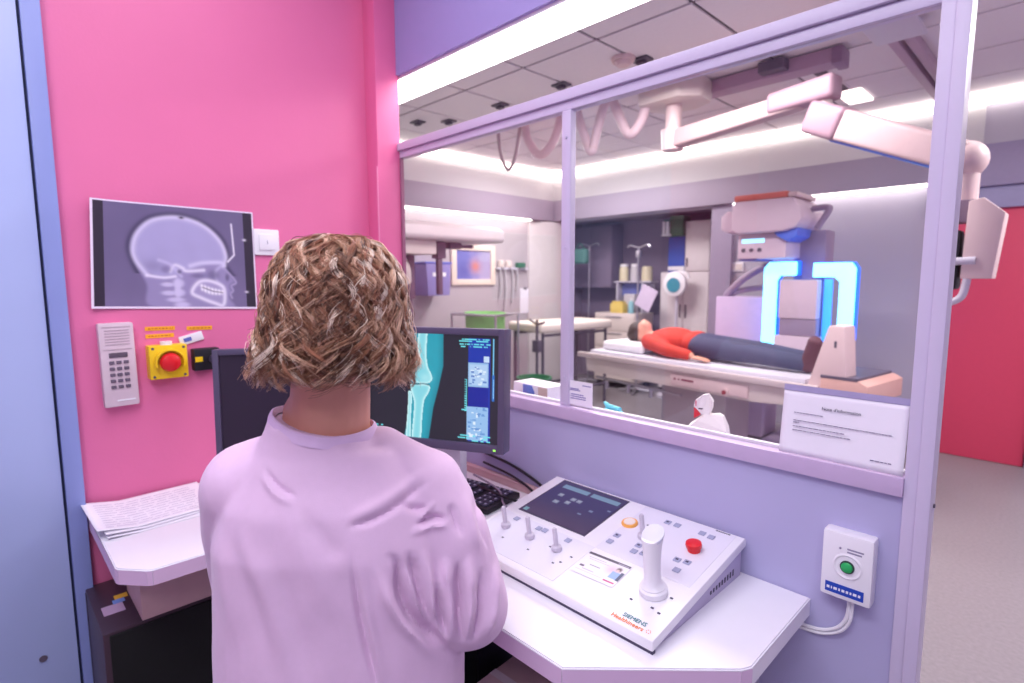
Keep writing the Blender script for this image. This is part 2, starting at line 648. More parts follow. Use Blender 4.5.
def pdist(x, y, pts, close=False):
    d = np.full(x.shape, 1e9)
    seg = list(zip(pts, pts[1:])) + ([(pts[-1], pts[0])] if close else [])
    for (x0, y0), (x1, y1) in seg:
        dx, dy = x1 - x0, y1 - y0
        t = np.clip(((x - x0) * dx + (y - y0) * dy) / (dx * dx + dy * dy + 1e-9), 0, 1)
        d = np.minimum(d, np.hypot(x - x0 - t * dx, y - y0 - t * dy))
    return d


def curve2(pts, close=False, k=8):
    p = [Vector((a, b, 0)) for a, b in pts]
    if close:
        q = smooth_path([p[-1]] + p + [p[0], p[1]], k)
        q = q[k:-k]
    else:
        q = smooth_path(p, k)
    return [(v.x, v.y) for v in q]


def fuzz(x, y, s, seed=0):
    r = np.random.default_rng(seed)
    out = np.zeros(x.shape)
    for i in range(14):
        a = r.uniform(0, 2 * PI)
        f = s * r.uniform(.5, 2)
        out += np.sin((x * math.cos(a) + y * math.sin(a)) * f + r.uniform(0, 6.3))
    return out / 14


def over(img, rgb, a):
    return img * (1 - a[..., None]) + np.array(lin(rgb)) * a[..., None]


# ------------------------------------------------------------------ on the pink wall
def skull_print(u, v):
    x, y = 45 + u * 845, 42 + v * 570
    img = np.zeros(u.shape + (3,)) + np.array(lin((112, 102, 138)))
    img = over(img, (132, 120, 158), sst(560, 380, y) * 0 + .5 * sst(300, 620, y))
    img *= (1 + .08 * fuzz(x, y, .03, 1))[..., None]
    # soft tissue shadow and neck
    halo = curve2([(215, 280), (245, 190), (320, 118), (440, 92), (545, 106), (640, 150), (708, 220), (730, 300), (718, 360), (772, 450), (745, 480), (752, 510), (738, 540), (740, 615), (320, 615), (285, 480), (240, 380)], True)
    ins = inpoly(x, y, halo)
    dh = pdist(x, y, halo, True)
    img = over(img, (64, 58, 86), np.exp(-(dh / 14) ** 2) * .8 * (y < 420))
    img = over(img, (160, 150, 192), ins * sst(0, 26, dh) * .85)
    # cranium
    sk = curve2([(238, 285), (262, 205), (330, 136), (440, 108), (545, 122), (625, 162), (690, 232), (716, 310), (690, 362), (600, 372), (520, 400), (450, 430), (380, 440), (305, 420), (252, 350)], True)
    ins = inpoly(x, y, sk)
    ds = pdist(x, y, sk, True)
    img = over(img, (178, 172, 214), ins * sst(0, 20, ds) * (.85 + .15 * fuzz(x, y, .05, 3)))
    img = over(img, (120, 112, 150), ins * np.exp(-(((x - 330) / 60) ** 2 + ((y - 380) / 40) ** 2)) * .4)
    top = curve2([(300, 425), (250, 350), (238, 285), (262, 205), (330, 136), (440, 108), (545, 122), (625, 162), (690, 232), (716, 310), (700, 362)])
    img = over(img, (220, 214, 242), .85 * np.exp(-(pdist(x, y, top) / 13) ** 2))
    # base of the skull, face, jaw, vertebrae
    for pts, w_, c, a in (([(300, 430), (380, 440), (440, 432)], 9, (236, 230, 250), .9), ([(415, 405), (440, 370), (480, 385), (500, 400), (590, 392)], 10, (232, 226, 246), .9),
                          ([(520, 370), (580, 352), (680, 345), (705, 362)], 12, (220, 214, 242), .8), ([(690, 362), (655, 400), (660, 450), (690, 480)], 10, (196, 188, 224), .7),
                          ([(360, 345), (420, 370), (470, 430)], 10, (210, 202, 236), .6),
                          ([(705, 378), (768, 452), (742, 478), (750, 505), (735, 525), (742, 548)], 7, (176, 166, 204), .8)):
        img = over(img, c, a * np.exp(-(pdist(x, y, curve2(pts)) / w_) ** 2))
    for cx, cy, rx, ry, c in ((462, 405, 12, 12, (84, 76, 106)), (640, 420, 34, 30, (110, 102, 138)), (560, 425, 40, 14, (116, 106, 142)), (720, 430, 12, 22, (92, 84, 116)), (395, 395, 26, 22, (130, 120, 160))):
        img = over(img, c, .75 * np.exp(-(((x - cx) / rx) ** 2 + ((y - cy) / ry) ** 2) ** 1.5))
    for cx, cy, rx, ry in ((400, 478, 34, 13), (455, 470, 30, 26), (405, 525, 38, 14), (458, 522, 30, 22), (440, 562, 46, 14), (470, 590, 40, 18), (450, 500, 16, 60)):
        img = over(img, (214, 206, 238), .85 * np.exp(-(((x - cx) / rx) ** 2 + ((y - cy) / ry) ** 2) ** 2))
    jaw = curve2([(524, 520), (560, 462), (620, 452), (690, 482), (702, 530), (690, 590), (640, 578), (575, 552)], True)
    img = over(img, (170, 160, 200), inpoly(x, y, jaw) * .8)
    img = over(img, (240, 234, 252), np.exp(-(pdist(x, y, jaw, True) / 11) ** 2) * .85)
    for pts in ([(575, 480), (630, 500), (690, 512)], [(580, 500), (625, 520), (680, 524)]):
        dj = pdist(x, y, curve2(pts))
        img = over(img, (250, 246, 255), np.exp(-(dj / 10) ** 2) * (.75 + .25 * np.sin(x * .33)))
    img = over(img, (70, 60, 90), np.exp(-(pdist(x, y, [(582, 490), (640, 512), (690, 518)]) / 4) ** 2) * .6)
    # head holder wire and ruler marks
    img = over(img, (236, 230, 246), np.exp(-(pdist(x, y, [(757, 122), (766, 298), (728, 338)]) / 5) ** 2))
    img = over(img, (44, 38, 54), np.exp(-(((x - 482) / 14) ** 2 + ((y - 106) / 7) ** 2)))
    # side bars and border
    bar = (x < 106 + 0 * y) | (x > 828)
    img = over(img, (52, 44, 60), bar * 1.0)
    for yy in (208, 512):
        img = over(img, (230, 226, 240), np.exp(-(((x - 830) / 10) ** 2 + ((y - yy) / 6) ** 2)))
    brd = (u < .014) | (u > .988) | (v < .016) | (v > .982)
    img = over(img, (240, 226, 246), brd * 1.0)
    return img


pr = painted('xray_print', .432, .300, 250, 176, skull_print, paint_mat('skull_print', rough=.35), z=lambda u, v: .002 + .014 * np.clip(.28 - u, 0, 1) ** 2 * 12 * (1 - .5 * v))
pr.rotation_euler = (0, 0, PI / 2)
pr.location = (-1.926, .250, 1.334)
# skew as it hangs: top edge drops to the right
for v_ in pr.data.vertices:
    f = v_.co.z / .300
    s = v_.co.x / .432
    v_.co.z += -.008 * (1 - f) * s * 2.2 + .004 * f * (1 - s)
    v_.co.x += (-.016 * (1 - f) * (1 - s)) + .014 * f * 0
tag(pr, 'grey skull x-ray print with white border stuck on the pink wall', 'x-ray print')

t = thing('light_switch', 'white square light switch on the pink wall beside the skull print', 'switch', (-1.928, .722, 1.538), PI / 2)
box('plate', (-.042, -.009, -.043, .042, .002, .043), WHITE, t, bev=.004)
box('rocker', (-.026, -.013, -.026, .026, -.008, .026), WHITE, t, bev=.002)
box('rocker_mark', (-.001, -.0136, -.006, .001, -.0125, .006), INKG, t)

# wall telephone keypad
t = thing('keypad_intercom', 'pale grey wall keypad with fifteen keys and speaker grille on the pink wall', 'keypad', (-1.928, .284, 1.172), PI / 2, rot=(0, math.radians(-.5), PI / 2))
KP = mat('warm_grey_plastic', (218, 198, 208), .45)
bm = nbm()
prism(bm, [(-.042, -.120), (.042, -.120), (.042, .120), (-.042, .120)], -.030, .002, lambda a, b, h: (a, h, b), bev=.006)
obj('body', bm, KP, t)
bm = nbm()
for k in range(6):
    bx(bm, -.028, -.0312, .058 + k * .008, .030, -.0298, .0605 + k * .008)
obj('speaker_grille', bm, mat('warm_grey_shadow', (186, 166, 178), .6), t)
for gz in (.044, .108):
    bm = nbm()
    bx(bm, -.034, -.0312, gz, .034, -.0298, gz + .002)
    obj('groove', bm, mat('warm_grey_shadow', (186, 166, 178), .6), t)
box('display', (-.022, -.0325, .022, .022, -.0295, .036), mat('display_grey', (96, 84, 98), .3), t, bev=.001)
bm = nbm()
bx(bm, -.006, -.0025, -.0045, .006, .0025, .0045, bev=.001, seg=1)
kme = None
for r in range(5):
    for c in range(3):
        p = (-.017 + c * .017, -.0315, .008 - r * .0175)
        if kme is None:
            o = obj('key', bm, mat('key_grey', (104, 92, 110), .5), t, loc=p)
            kme = o.data
        else:
            o = bpy.data.objects.new('key', kme)
            COL.objects.link(o)
            o.parent = t
            o.location = p
box('name_strip', (-.012, -.0312, -.104, .032, -.0298, -.100), WHITE, t)

# emergency stop
t = thing('emergency_stop', 'yellow emergency stop box with red mushroom button on the pink wall', 'stop button', (-1.928, .405, 1.170), PI / 2)
box('box', (-.050, -.045, -.050, .050, .002, .050), YELLOW, t, bev=.004)
bm = nbm()
n = 20
ring = [(.040 * math.cos(PI * (-.12 + 1.24 * i / n)), .040 * math.sin(PI * (-.12 + 1.24 * i / n))) for i in range(n + 1)]
inner = [(x * .86, z * .86) for x, z in ring[::-1]]
prism(bm, ring + inner, -.066, -.044, lambda a, b, h: (a, h, b), bev=.001)
obj('shroud', bm, YELLOW, t)
bm = nbm()
lathe(bm, [(.014, .044), (.014, .054), (.026, .056), (.028, .062), (.024, .072), (.012, .077), (.001, .078)], 24, XYZ((1, 0, 0), (0, 0, 1), (0, -1, 0)))
obj('button', bm, RED, t)
for sx in (-1, 1):
    for sz in (-1, 1):
        bm = nbm()
        cyl(bm, (sx * .040, -.0455, sz * .042), (sx * .040, -.044, sz * .042), .004, n=8)
        obj('screw', bm, DKGREY, t)
bm = nbm()
cyl(bm, (0, -.022, .050), (0, -.022, .060), .016)
obj('cable_gland', bm, WHITE, t)


def label_tape(y0, y1, z0, z1, label, tilt=0):
    t = thing('label_tape', label, 'label', (-1.928, (y0 + y1) / 2, (z0 + z1) / 2), group='yellow label tapes on the pink wall', rot=(0, tilt, PI / 2))
    w, h = (y1 - y0) / 2, (z1 - z0) / 2
    box('tape', (-w, -.0012, -h, w, .0005, h), ORANGE, t)
    bm = nbm()
    x = -w * .8
    while x < w * .8:
        l = random.uniform(.004, .010)
        bx(bm, x, -.0016, -h * .35, min(x + l, w * .85), -.0011, h * .25)
        x += l + .003
    obj('print', bm, mat('faded_orange_ink', (196, 112, 30), .6), t, kind='stuff')


label_tape(.358, .436, 1.262, 1.274, 'upper of two orange label tapes above the yellow stop box', .02)
label_tape(.358, .432, 1.240, 1.252, 'lower orange label tape touching the yellow stop box')
label_tape(.468, .540, 1.257, 1.269, 'right orange label tape above the black key switch', .03)
t = thing('cable_tag', 'small white plastic tag with blue mark above the black key switch', 'tag', (-1.928, .478, 1.232), rot=(0, -.25, PI / 2))
box('plate', (-.034, -.006, -.014, .034, 0, .014), WHITE, t, bev=.003)
box('mark', (-.022, -.0068, -.006, 0, -.0058, .006), mat('blue_ink', (96, 110, 190), .5), t)

t = thing('key_switch', 'black key switch box with a key beside the yellow stop box', 'switch', (-1.928, .510, 1.166), PI / 2)
box('body', (-.036, -.035, -.034, .038, .002, .034), BLACK, t, bev=.004)
box('yellow_mark', (-.033, -.036, -.006, -.012, -.0345, .010), YELLOW, t)
bm = nbm()
cyl(bm, (.018, -.035, 0), (.018, -.047, 0), .014)
obj('key_barrel', bm, BLACK2, t)
bm = nbm()
bx(bm, .012, -.066, -.014, .022, -.047, .024, bev=.002)
obj('key_handle', bm, METAL, t)

# ------------------------------------------------------------------ the L-shaped desk
t = thing('corner_desk', 'white L-shaped corner desk along the pink wall and under the window', 'desk', (0, 0, 0))
outline = [(-.342, 1.199), (-.342, .905), (-.352, .885), (-.568, .671), (-1.10, .667), (-1.24, .63), (-1.40, .53), (-1.436, .40), (-1.438, .246), (-1.444, .236), (-1.498, .190), (-1.51, .186), (-1.927, .186), (-1.927, 1.111), (-1.851, 1.111), (-1.851, 1.199)]
bm = nbm()
prism(bm, outline, .713, .751)
bmesh.ops.bevel(bm, geom=[e for e in bm.edges if all(v.co.z > .75 for v in e.verts)], offset=.0025, segments=2, affect='EDGES')
obj('desktop', bm, DESK, t)
bm = nbm()
fr = outline[1:14]
for (x0, y0), (x1, y1) in zip(fr, fr[1:]):
    dx, dy = x1 - x0, y1 - y0
    l = math.hypot(dx, dy)
    nx_, ny_ = -dy / l * -1, dx / l * -1
    a = [bm.verts.new((x0 - ny_ * 0 + nx_ * .0015 * -1, y0 + ny_ * -.0015, z)) for z in (.7135, .748)]
    b = [bm.verts.new((x1 + nx_ * -.0015, y1 + ny_ * -.0015, z)) for z in (.7135, .748)]
    bm.faces.new((a[0], b[0], b[1], a[1]))
obj('edge_band', bm, DESKE, t)
for lx, ly in ((-.42, 1.08), (-1.50, .86)):
    bm = nbm()
    cyl(bm, (lx, ly, 0), (lx, ly, .713), .025, n=16)
    obj('leg', bm, METAL, t)

# papers on the left wing
def sheet(name, w, h, loc, rz, lift, label, group, lines=True, tip=0):
    nx_, ny_ = 24, 18
    u, v = np.meshgrid(np.linspace(0, 1, nx_), np.linspace(0, 1, ny_))
    zz = lift(u, v)
    co = np.stack([(u - .5) * w, (v - .5) * h, zz], -1).reshape(-1, 3)
    idx = np.arange(nx_ * ny_).reshape(ny_, nx_)
    q = np.stack([idx[:-1, :-1], idx[:-1, 1:], idx[1:, 1:], idx[1:, :-1]], -1).reshape(-1, 4)
    o = link(name, raw_mesh(name, co, q), PAPER)
    o.location = loc
    o.rotation_euler = (0, tip, rz)
    so_ = o.modifiers.new('thick', 'SOLIDIFY')
    so_.thickness = .0006
    tag(o, label, 'paper', group)
    if lines:
        bm = nbm()
        for k in range(11):
            yy = -.40 + k * .075
            x0 = -.42
            while x0 < .40:
                l = random.uniform(.05, .16)
                x1 = min(x0 + l, .42)
                vs = []
                for a, b in ((x0, yy), (x1, yy), (x1, yy + .014), (x0, yy + .014)):
                    vs.append(bm.verts.new((a * w, b * h, float(lift(np.array(a + .5), np.array(b + .5))) + .0009)))
                bm.faces.new(vs)
                x0 = x1 + .02
        obj('print', bm, mat('pale_grey_ink', (196, 190, 212), .7), o, smooth=False)
    return o


G = 'loose paper sheets on the left desk wing'
sheet('paper_sheet', .30, .215, (-1.79, .345, .7525), PI / 2 + .02, lambda u, v: .006 * u * 0 + .016 * np.clip(v - .3, 0, 1) + .014 * np.clip(.25 - u, 0, 1) * 2, 'bottom paper sheet on the left desk wing, nearest the desk front', G, False)
sheet('paper_sheet', .297, .21, (-1.80, .335, .7560), PI / 2 + .08, lambda u, v: .016 * np.clip(v - .2, 0, 1) + .02 * np.clip(.3 - u, 0, 1) * 2, 'middle paper sheet of the fanned stack on the left desk wing', G, False)
sheet('paper_sheet', .297, .21, (-1.81, .322, .7600), PI / 2 + .05, lambda u, v: .017 * np.clip(v - .2, 0, 1) + .03 * np.clip(.3 - u, 0, 1) * 2, 'printed paper sheet on top of the fanned stack by the pink wall', G, True)

# black cabinet under the left wing, the pale box on it
t = thing('black_cabinet', 'black mesh-fronted cabinet on the floor under the left desk wing', 'cabinet', (-1.76, .55, 0))
box('body', (-.15, -.388, .02, .150, .50, .545), CABTOP, t, bev=.004)
box('mesh_front', (.1505, -.375, .03, .160, .49, .538), MESHBLK, t, bev=.002)
for fx in (-.12, .12):
    for fy in (-.35, .46):
        bm = nbm()
        bx(bm, fx - .02, fy - .02, 0, fx + .02, fy + .02, .021)
        obj('foot', bm, BLACK, t)
box('stripe', (-.14, -.3895, .03, -.12, -.387, .535), BLACK2, t)
bm = nbm()
bx(bm, .010, -.372, .5452, .060, -.325, .5462)
obj('sticker', bm, mat('mauve_sticker', (190, 160, 190), .5), t)
bm = nbm()
bx(bm, -.01, -.345, .5463, .012, -.318, .5472)
obj('sticker', bm, mat('blue_sticker', (120, 150, 215), .5), t)
bm = nbm()
bx(bm, -.035, -.338, .5463, -.011, -.308, .5472)
obj('sticker', bm, mat('amber_sticker', (236, 180, 60), .5), t)
t = thing('storage_box', 'pale pinkish lidded box on the black cabinet under the left desk wing', 'box', (-1.68, .55, .546))
bm = nbm()
bx(bm, -.125, -.305, 0, .072, .33, .115, bev=.002)
obj('body', bm, CARD, t)
box('lid', (-.128, -.308, .1155, .075, .333, .150), CARD, t, bev=.002)
box('label_plate', (.0725, -.03, .055, .074, .04, .085), WHITE, t)

# under the right wing
t = thing('computer_tower', 'black mesh-fronted computer tower under the desk behind the seated person', 'computer', (-1.20, 1.02, 0))
box('body', (-.20, -.15, .02, .18, .15, .56), BLACK, t, bev=.004)
box('mesh_front', (-.195, -.158, .03, .175, -.1505, .55), MESHBLK, t, bev=.002)
for fx in (-.16, .14):
    for fy in (-.12, .12):
        bm = nbm()
        bx(bm, fx - .02, fy - .02, 0, fx + .02, fy + .02, .021)
        obj('foot', bm, BLACK2, t)
t = thing('carton', 'pale pink carton standing on the floor under the right desk wing', 'box', (-.80, .86, 0), rotz=.05)
box('body', (-.16, -.11, 0, .16, .14, .43), CARD, t, bev=.003)
bm = nbm()
bx(bm, -.159, -.002, .4305, .159, .022, .4318)
obj('tape', bm, mat('tape_white', (232, 210, 220), .3), t)
box('flap', (-.155, -.108, .4305, .155, -.003, .4345), mat('pale_cardboard_flap', (226, 188, 196), .7), t)

# ------------------------------------------------------------------ monitors, keyboard, cables
def teal(u, v):
    img = np.zeros(u.shape + (3,)) + np.array(lin((34, 34, 44)))
    x, y = u, v
    # flesh of the leg
    left = .24 + .05 * np.sin(v * 3) - .02 * v
    right = np.interp(v, [0, .3, .5, .7, 1], [.535, .535, .50, .46, .425])
    left, right = left + .05, right + .055
    leg = sst(0, .01, x - left) * sst(0, .01, right - x)
    img = over(img, (38, 168, 190), leg * (.9 + .06 * fuzz(x, y, 30, 5)))
    img = over(img, (20, 120, 140), leg * sst(.06, .0, right - x) * .6)
    femur = [(.345, -.02), (.335, .18), (.30, .33), (.275, .40), (.285, .455), (.35, .475), (.42, .47), (.452, .43), (.44, .37), (.415, .30), (.405, .16), (.41, -.02)]
    tibia = [(.285, .49), (.35, .485), (.41, .485), (.435, .505), (.425, .56), (.39, .64), (.375, .8), (.36, 1.02), (.295, 1.02), (.305, .8), (.31, .66), (.288, .56)]
    fib = [(.262, .565), (.285, .56), (.292, .63), (.285, .8), (.28, 1.02), (.245, 1.02), (.255, .8), (.262, .65)]
    for pts, core in ((femur, .75), (tibia, .75), (fib, .5)):
        c = curve2([(a_ + .05, b_) for a_, b_ in pts], True, 5)
        i = inpoly(x, y, c)
        dd = pdist(x, y, c, True)
        img = over(img, (150, 226, 236), i * .85)
        img = over(img, (214, 250, 252), i * np.exp(-(dd / .012) ** 2) * .9)
        img = over(img, (120, 206, 222), i * sst(.015, .05, dd) * .45)
    img = over(img, (30, 90, 110), np.exp(-(pdist(x, y, curve2([(.335, .475), (.38, .488), (.43, .478), (.48, .488)])) / .006) ** 2) * leg)
    img = over(img, (190, 240, 246), np.exp(-(((x - .45) / .04) ** 2 + ((y - .42) / .04) ** 2)) * .5)
    # side bar
    def R(x0, y0, x1, y1, c, a=1.0):
        nonlocal img
        img = over(img, c, ((x > x0) & (x < x1) & (y > y0) & (y < y1)) * a)
    R(.775, .03, .935, .985, (16, 52, 168))
    R(.775, .255, .925, .475, (150, 190, 232))
    R(.785, .27, .915, .46, (176, 206, 240))
    R(.775, .475, .925, .66, (10, 34, 150))
    R(.765, .66, .925, .975, (150, 192, 236))
    R(.89, .19, .93, .25, (200, 222, 246))
    r = np.random.default_rng(3)
    for _ in range(26):
        a, b = r.uniform(.785, .89), r.uniform(.28, .45)
        R(a, b, a + r.uniform(.008, .03), b + r.uniform(.006, .02), (220, 236, 252) if r.random() < .6 else (90, 130, 200))
    for _ in range(40):
        a, b = r.uniform(.775, .89), r.uniform(.67, .96)
        R(a, b, a + r.uniform(.008, .034), b + r.uniform(.006, .025), (226, 240, 254) if r.random() < .6 else (100, 150, 214))
    R(.955, .03, .962, .36, (120, 200, 240))
    R(.950, .36, .968, .60, (40, 110, 200))
    R(.957, .40, .962, .58, (150, 220, 250))
    cy = (110, 226, 236)
    for _ in range(60):
        a, b = r.uniform(.70, .93), r.choice([.035, .055, .08, .105])
        R(a, b, a + r.uniform(.006, .03), b + .012, cy)
    for yy in np.arange(.41, .70, .022):
        R(.748, yy, .766, yy + .008, cy)
    R(.764, .41, .768, .70, cy)
    R(.725, .69, .76, .70, cy)
    for _ in range(20):
        a, b = r.uniform(.03, .10), r.choice([.90, .925, .95])
        R(a, b, a + r.uniform(.006, .02), b + .012, cy)
    for _ in range(24):
        a, b = r.uniform(.70, .92), r.choice([.93, .955, .975])
        R(a, b, a + r.uniform(.006, .03), b + .010, cy)
    return img


def monitor(label, loc, xdir, w, h, zc, tilt, screen, bezelmat, base_z=.751, hide_base=False):
    """loc = centre of the panel's foot on the desk; xdir = panel's left-to-right as seen from the front"""
    t = thing('monitor', label, 'monitor', (loc[0], loc[1], base_z), math.atan2(xdir[1], xdir[0]))
    z0 = zc - h / 2 - base_z
    M = Matrix.Translation((0, 0, z0 + h / 2)) @ Matrix.Rotation(tilt, 4, 'X')
    b = .016
    bm = nbm()
    for d_ in ((-w / 2, -.02, -h / 2, -w / 2 + b, .03, h / 2), (w / 2 - b, -.02, -h / 2, w / 2, .03, h / 2), (-w / 2 + b, -.02, h / 2 - b, w / 2 - b, .03, h / 2), (-w / 2 + b, -.02, -h / 2, w / 2 - b, .03, -h / 2 + .022)):
        bx(bm, *d_, bev=.0015)
    bmesh.ops.transform(bm, matrix=M, verts=bm.verts)
    obj('bezel', bm, bezelmat, t)
    bm = nbm()
    bx(bm, -w / 2 + .01, .01, -h / 2 + .01, w / 2 - .01, .042, h / 2 - .01, bev=.01)
    bx(bm, -w / 4, .03, -h / 4, w / 4, .062, h / 4, bev=.008)
    bmesh.ops.transform(bm, matrix=M, verts=bm.verts)
    obj('back_cover', bm, BLACK2, t)
    sw, sh = w - 2 * b, h - b - .022
    if screen:
        s = painted('screen', sw, sh, 230, 180, screen, paint_mat('lit_screen', 1.0, .3), t)
    else:
        s = box('screen', (0, 0, 0, sw, .004, sh), mat('dark_screen', (46, 36, 52), .25, var=.02), t)
    s.matrix_local = M @ Matrix.Translation((-sw / 2, -.012, -h / 2 + .022))
    if screen:
        bm = nbm()
        bx(bm, w / 2 - .026, -.0215, -h / 2 + .008, w / 2 - .020, -.0195, -h / 2 + .012)
        bmesh.ops.transform(bm, matrix=M, verts=bm.verts)
        obj('power_light', bm, glow('green_power_light', (150, 240, 90), 1.2), t)
    bm = nbm()
    bx(bm, -.055, .045, .02, .055, .085, z0 + h * .55, bev=.006)
    bx(bm, -.06, .028, z0 - .055, .06, .05, z0 + .01, bev=.004)
    obj('stand_neck', bm, GREYW, t)
    bm = nbm()
    bx(bm, -.09, -.06, 0, .09, .088, .014, bev=.004)
    obj('stand_base', bm, GREYW, t)
    return t


xd = Vector((.894, .447, 0))
c1 = Vector((-.985, .940, 0)) - xd * .2025
monitor('lit monitor showing a teal knee x-ray in front of the seated person', c1, xd, .405, .314, 1.131, math.radians(-3), teal, BEZEL)
xd2 = Vector((.51, .86, 0)).normalized()
c2 = Vector((-1.705, .475, 0)) + xd2 * .205
monitor('dark switched-off monitor by the pink wall left of the seated person', c2, xd2, .41, .335, 1.048, math.radians(-3), None, BEZEL)

t = thing('keyboard', 'black computer keyboard on the desk between lit monitor and console', 'keyboard', (-1.345, 1.03, .751), rotz=.16)
box('case', (-.22, -.08, 0, .22, .08, .018), BLACK, t, bev=.005)
bm = nbm()
for r in range(6):
    for c in range(21):
        if c in (15, 17):
            continue
        bx(bm, -.211 + c * .0201, -.070 + r * .0235, .018, -.211 + c * .0201 + .0165, -.070 + r * .0235 + .0185, .0235, bev=.0015, seg=1)
kk = obj('keys', bm, mat('dark_key', (66, 62, 84), .35), t)
kk['kind'] = 'stuff'
bm = nbm()
for r in range(6):
    for c in range(21):
        if c in (15, 17):
            continue
        x, y = -.211 + c * .0201 + .004, -.070 + r * .0235 + .008
        bx(bm, x, y, .0235, x + .006, y + .006, .0238)
kk = obj('key_legends', bm, mat('key_legend', (196, 196, 220), .5), t)
kk['kind'] = 'stuff'


def cable(name, pts, r, m, label, group=None):
    bm = nbm()
    tube(bm, pts, r, 8, 6)
    return tag(obj(name, bm, m), label, 'cable', group)


GC = 'cables lying behind the lit monitor'
cable('cable', [(-1.36, 1.19, .80), (-1.22, 1.185, .79), (-1.10, 1.16, .775), (-1.06, 1.10, .772), (-1.12, 1.06, .783), (-1.25, 1.07, .782)], .004, BLACK, 'black cable looping from the wall corner towards the keyboard', GC)
cable('cable', [(-1.38, 1.193, .835), (-1.22, 1.193, .82), (-1.08, 1.18, .79), (-1.03, 1.13, .768), (-1.06, 1.16, .760)], .0045, BLACK, 'thicker black cable running highest along the window wall', GC)
cable('cable', [(-1.33, 1.12, .782), (-1.18, 1.09, .782), (-1.105, 1.045, .768), (-1.065, 1.07, .757), (-1.03, 1.17, .757)], .003, mat('grey_cable', (150, 140, 160), .4), 'thin grey cable curving nearest the keyboard edge', GC)
cable('cable', [(-1.12, 1.185, .775), (-1.06, 1.192, .762), (-1.0, 1.193, .757), (-.95, 1.192, .757)], .003, BLACK, 'short black cable disappearing behind the console', GC)
t = thing('cable_duct', 'pinkish plastic cable duct along the window wall behind the lit monitor', 'duct', (-1.30, 1.18, .752))
box('body', (-.26, .0, 0, .20, .018, .020), CARD, t, bev=.002)
box('cover', (-.26, -.002, .0202, .20, .0185, .025), CARD, t, bev=.001)
# ------------------------------------------------------------------ the control console on the right wing
SL = math.atan2(.060, .373)
t = thing('control_console', 'white sloping control console with joysticks on the right desk wing', 'control console', (-.765, .812, .751))
CX0, CX1, CD = -.262, .290, .392
side = [(-.004, .004), (-.002, .022), (.373, .083), (.378, .078), (.378, .03), (.374, .004)]
bm = nbm()
prism(bm, [(-.006, .0065), (-.006, .027), (0, .029), (.370, .0885), (.379, .084), (.379, .068), (.012, .0095)], CX0, CX1, lambda a, b, h: (h, a, b), bev=.004)
obj('top_shell', bm, WHITE, t)
bm = nbm()
prism(bm, [(.004, .0), (.012, .0105), (.372, .0675), (.372, .0)], CX0 + .008, CX1 - .008, lambda a, b, h: (h, a, b), bev=.001)
obj('lower_body', bm, mat('console_grey', (186, 176, 206), .45, var=.02), t)
bm = nbm()
bx(bm, CX0 + .002, -.003, .0, CX1 - .002, .006, .0062)
obj('base_gap', bm, mat('console_gap', (70, 62, 90), .6), t)
bm = nbm()
for k in range(9):
    y = .225 + k * .013
    bx(bm, CX1 - .0085, y, .014, CX1 - .0072, y + .006, .014 + .006 + (y - .2) * .06)
obj('vent_slots', bm, mat('console_gap', (70, 62, 90), .6), t)

KM = Matrix.Translation((0, 0, .0294)) @ Matrix.Rotation(SL, 4, 'X')     # console plane: x, s along the slope, n


def kobj(name, bm, m, par=None, **k):
    bmesh.ops.transform(bm, matrix=KM, verts=bm.verts)
    return obj(name, bm, m, par or t, **k)


def console_screen(u, v):
    img = np.zeros(u.shape + (3,)) + np.array(lin((88, 76, 118)))
    img = over(img, (74, 66, 128), sst(.1, .6, v) * 0 + .8 * np.exp(-((v - .35) / .35) ** 2))
    img = over(img, (120, 90, 130), .35 * sst(.5, 1, v))

    def R(x0, y0, x1, y1, c, a=1.0):
        nonlocal img
        img = over(img, c, ((u > x0) & (u < x1) & (v > y0) & (v < y1)) * a)
    R(.09, .08, .50, .19, (150, 182, 222))
    R(.55, .08, .96, .19, (150, 182, 222))
    for x, y in ((.17, .33), (.38, .34), (.47, .34), (.36, .45), (.22, .52)):
        R(x, y, x + .075, y + .085, (170, 176, 212))
        R(x + .015, y + .02, x + .06, y + .05, (206, 208, 232))
    for x, y in ((.66, .62), (.74, .48), (.92, .34)):
        R(x, y, x + .05, y + .04, (150, 160, 206))
    R(.02, .90, .09, .985, (150, 200, 220))
    return img


s = painted('touch_screen', .212, .182, 110, 90, console_screen, paint_mat('console_screen_paint', .55, .25), t)
s.matrix_local = KM @ Matrix.Translation((-.222, .182, .0012)) @ Matrix.Rotation(-PI / 2, 4, 'X')
bm = nbm()
bx(bm, -.226, .178, -.001, -.006, .368, .0008)
kobj('screen_surround', bm, mat('console_gap', (70, 62, 90), .6))
bm = nbm()
bx(bm, -.25, .012, -.0005, .040, .158, .0004)
bx(bm, .0405, .158, -.0005, .272, .37, .0004)
kobj('panel_field', bm, mat('console_field_white', (232, 230, 242), .4, var=.01))


def stick(x, s, h, r):
    bm = nbm()
    lathe(bm, [(.0105, 0), (.0125, .003), (.0115, .010), (.006, .013), (r, .016), (r, h - .003), (r * .7, h)], 20)
    bmesh.ops.transform(bm, matrix=Matrix.Translation((x, s, .0003)), verts=bm.verts)
    kobj('joystick', bm, GREYW)


for x in (-.192, -.109, -.024):
    stick(x, .099, .056, .0055)
stick(.108, .250, .060, .0055)
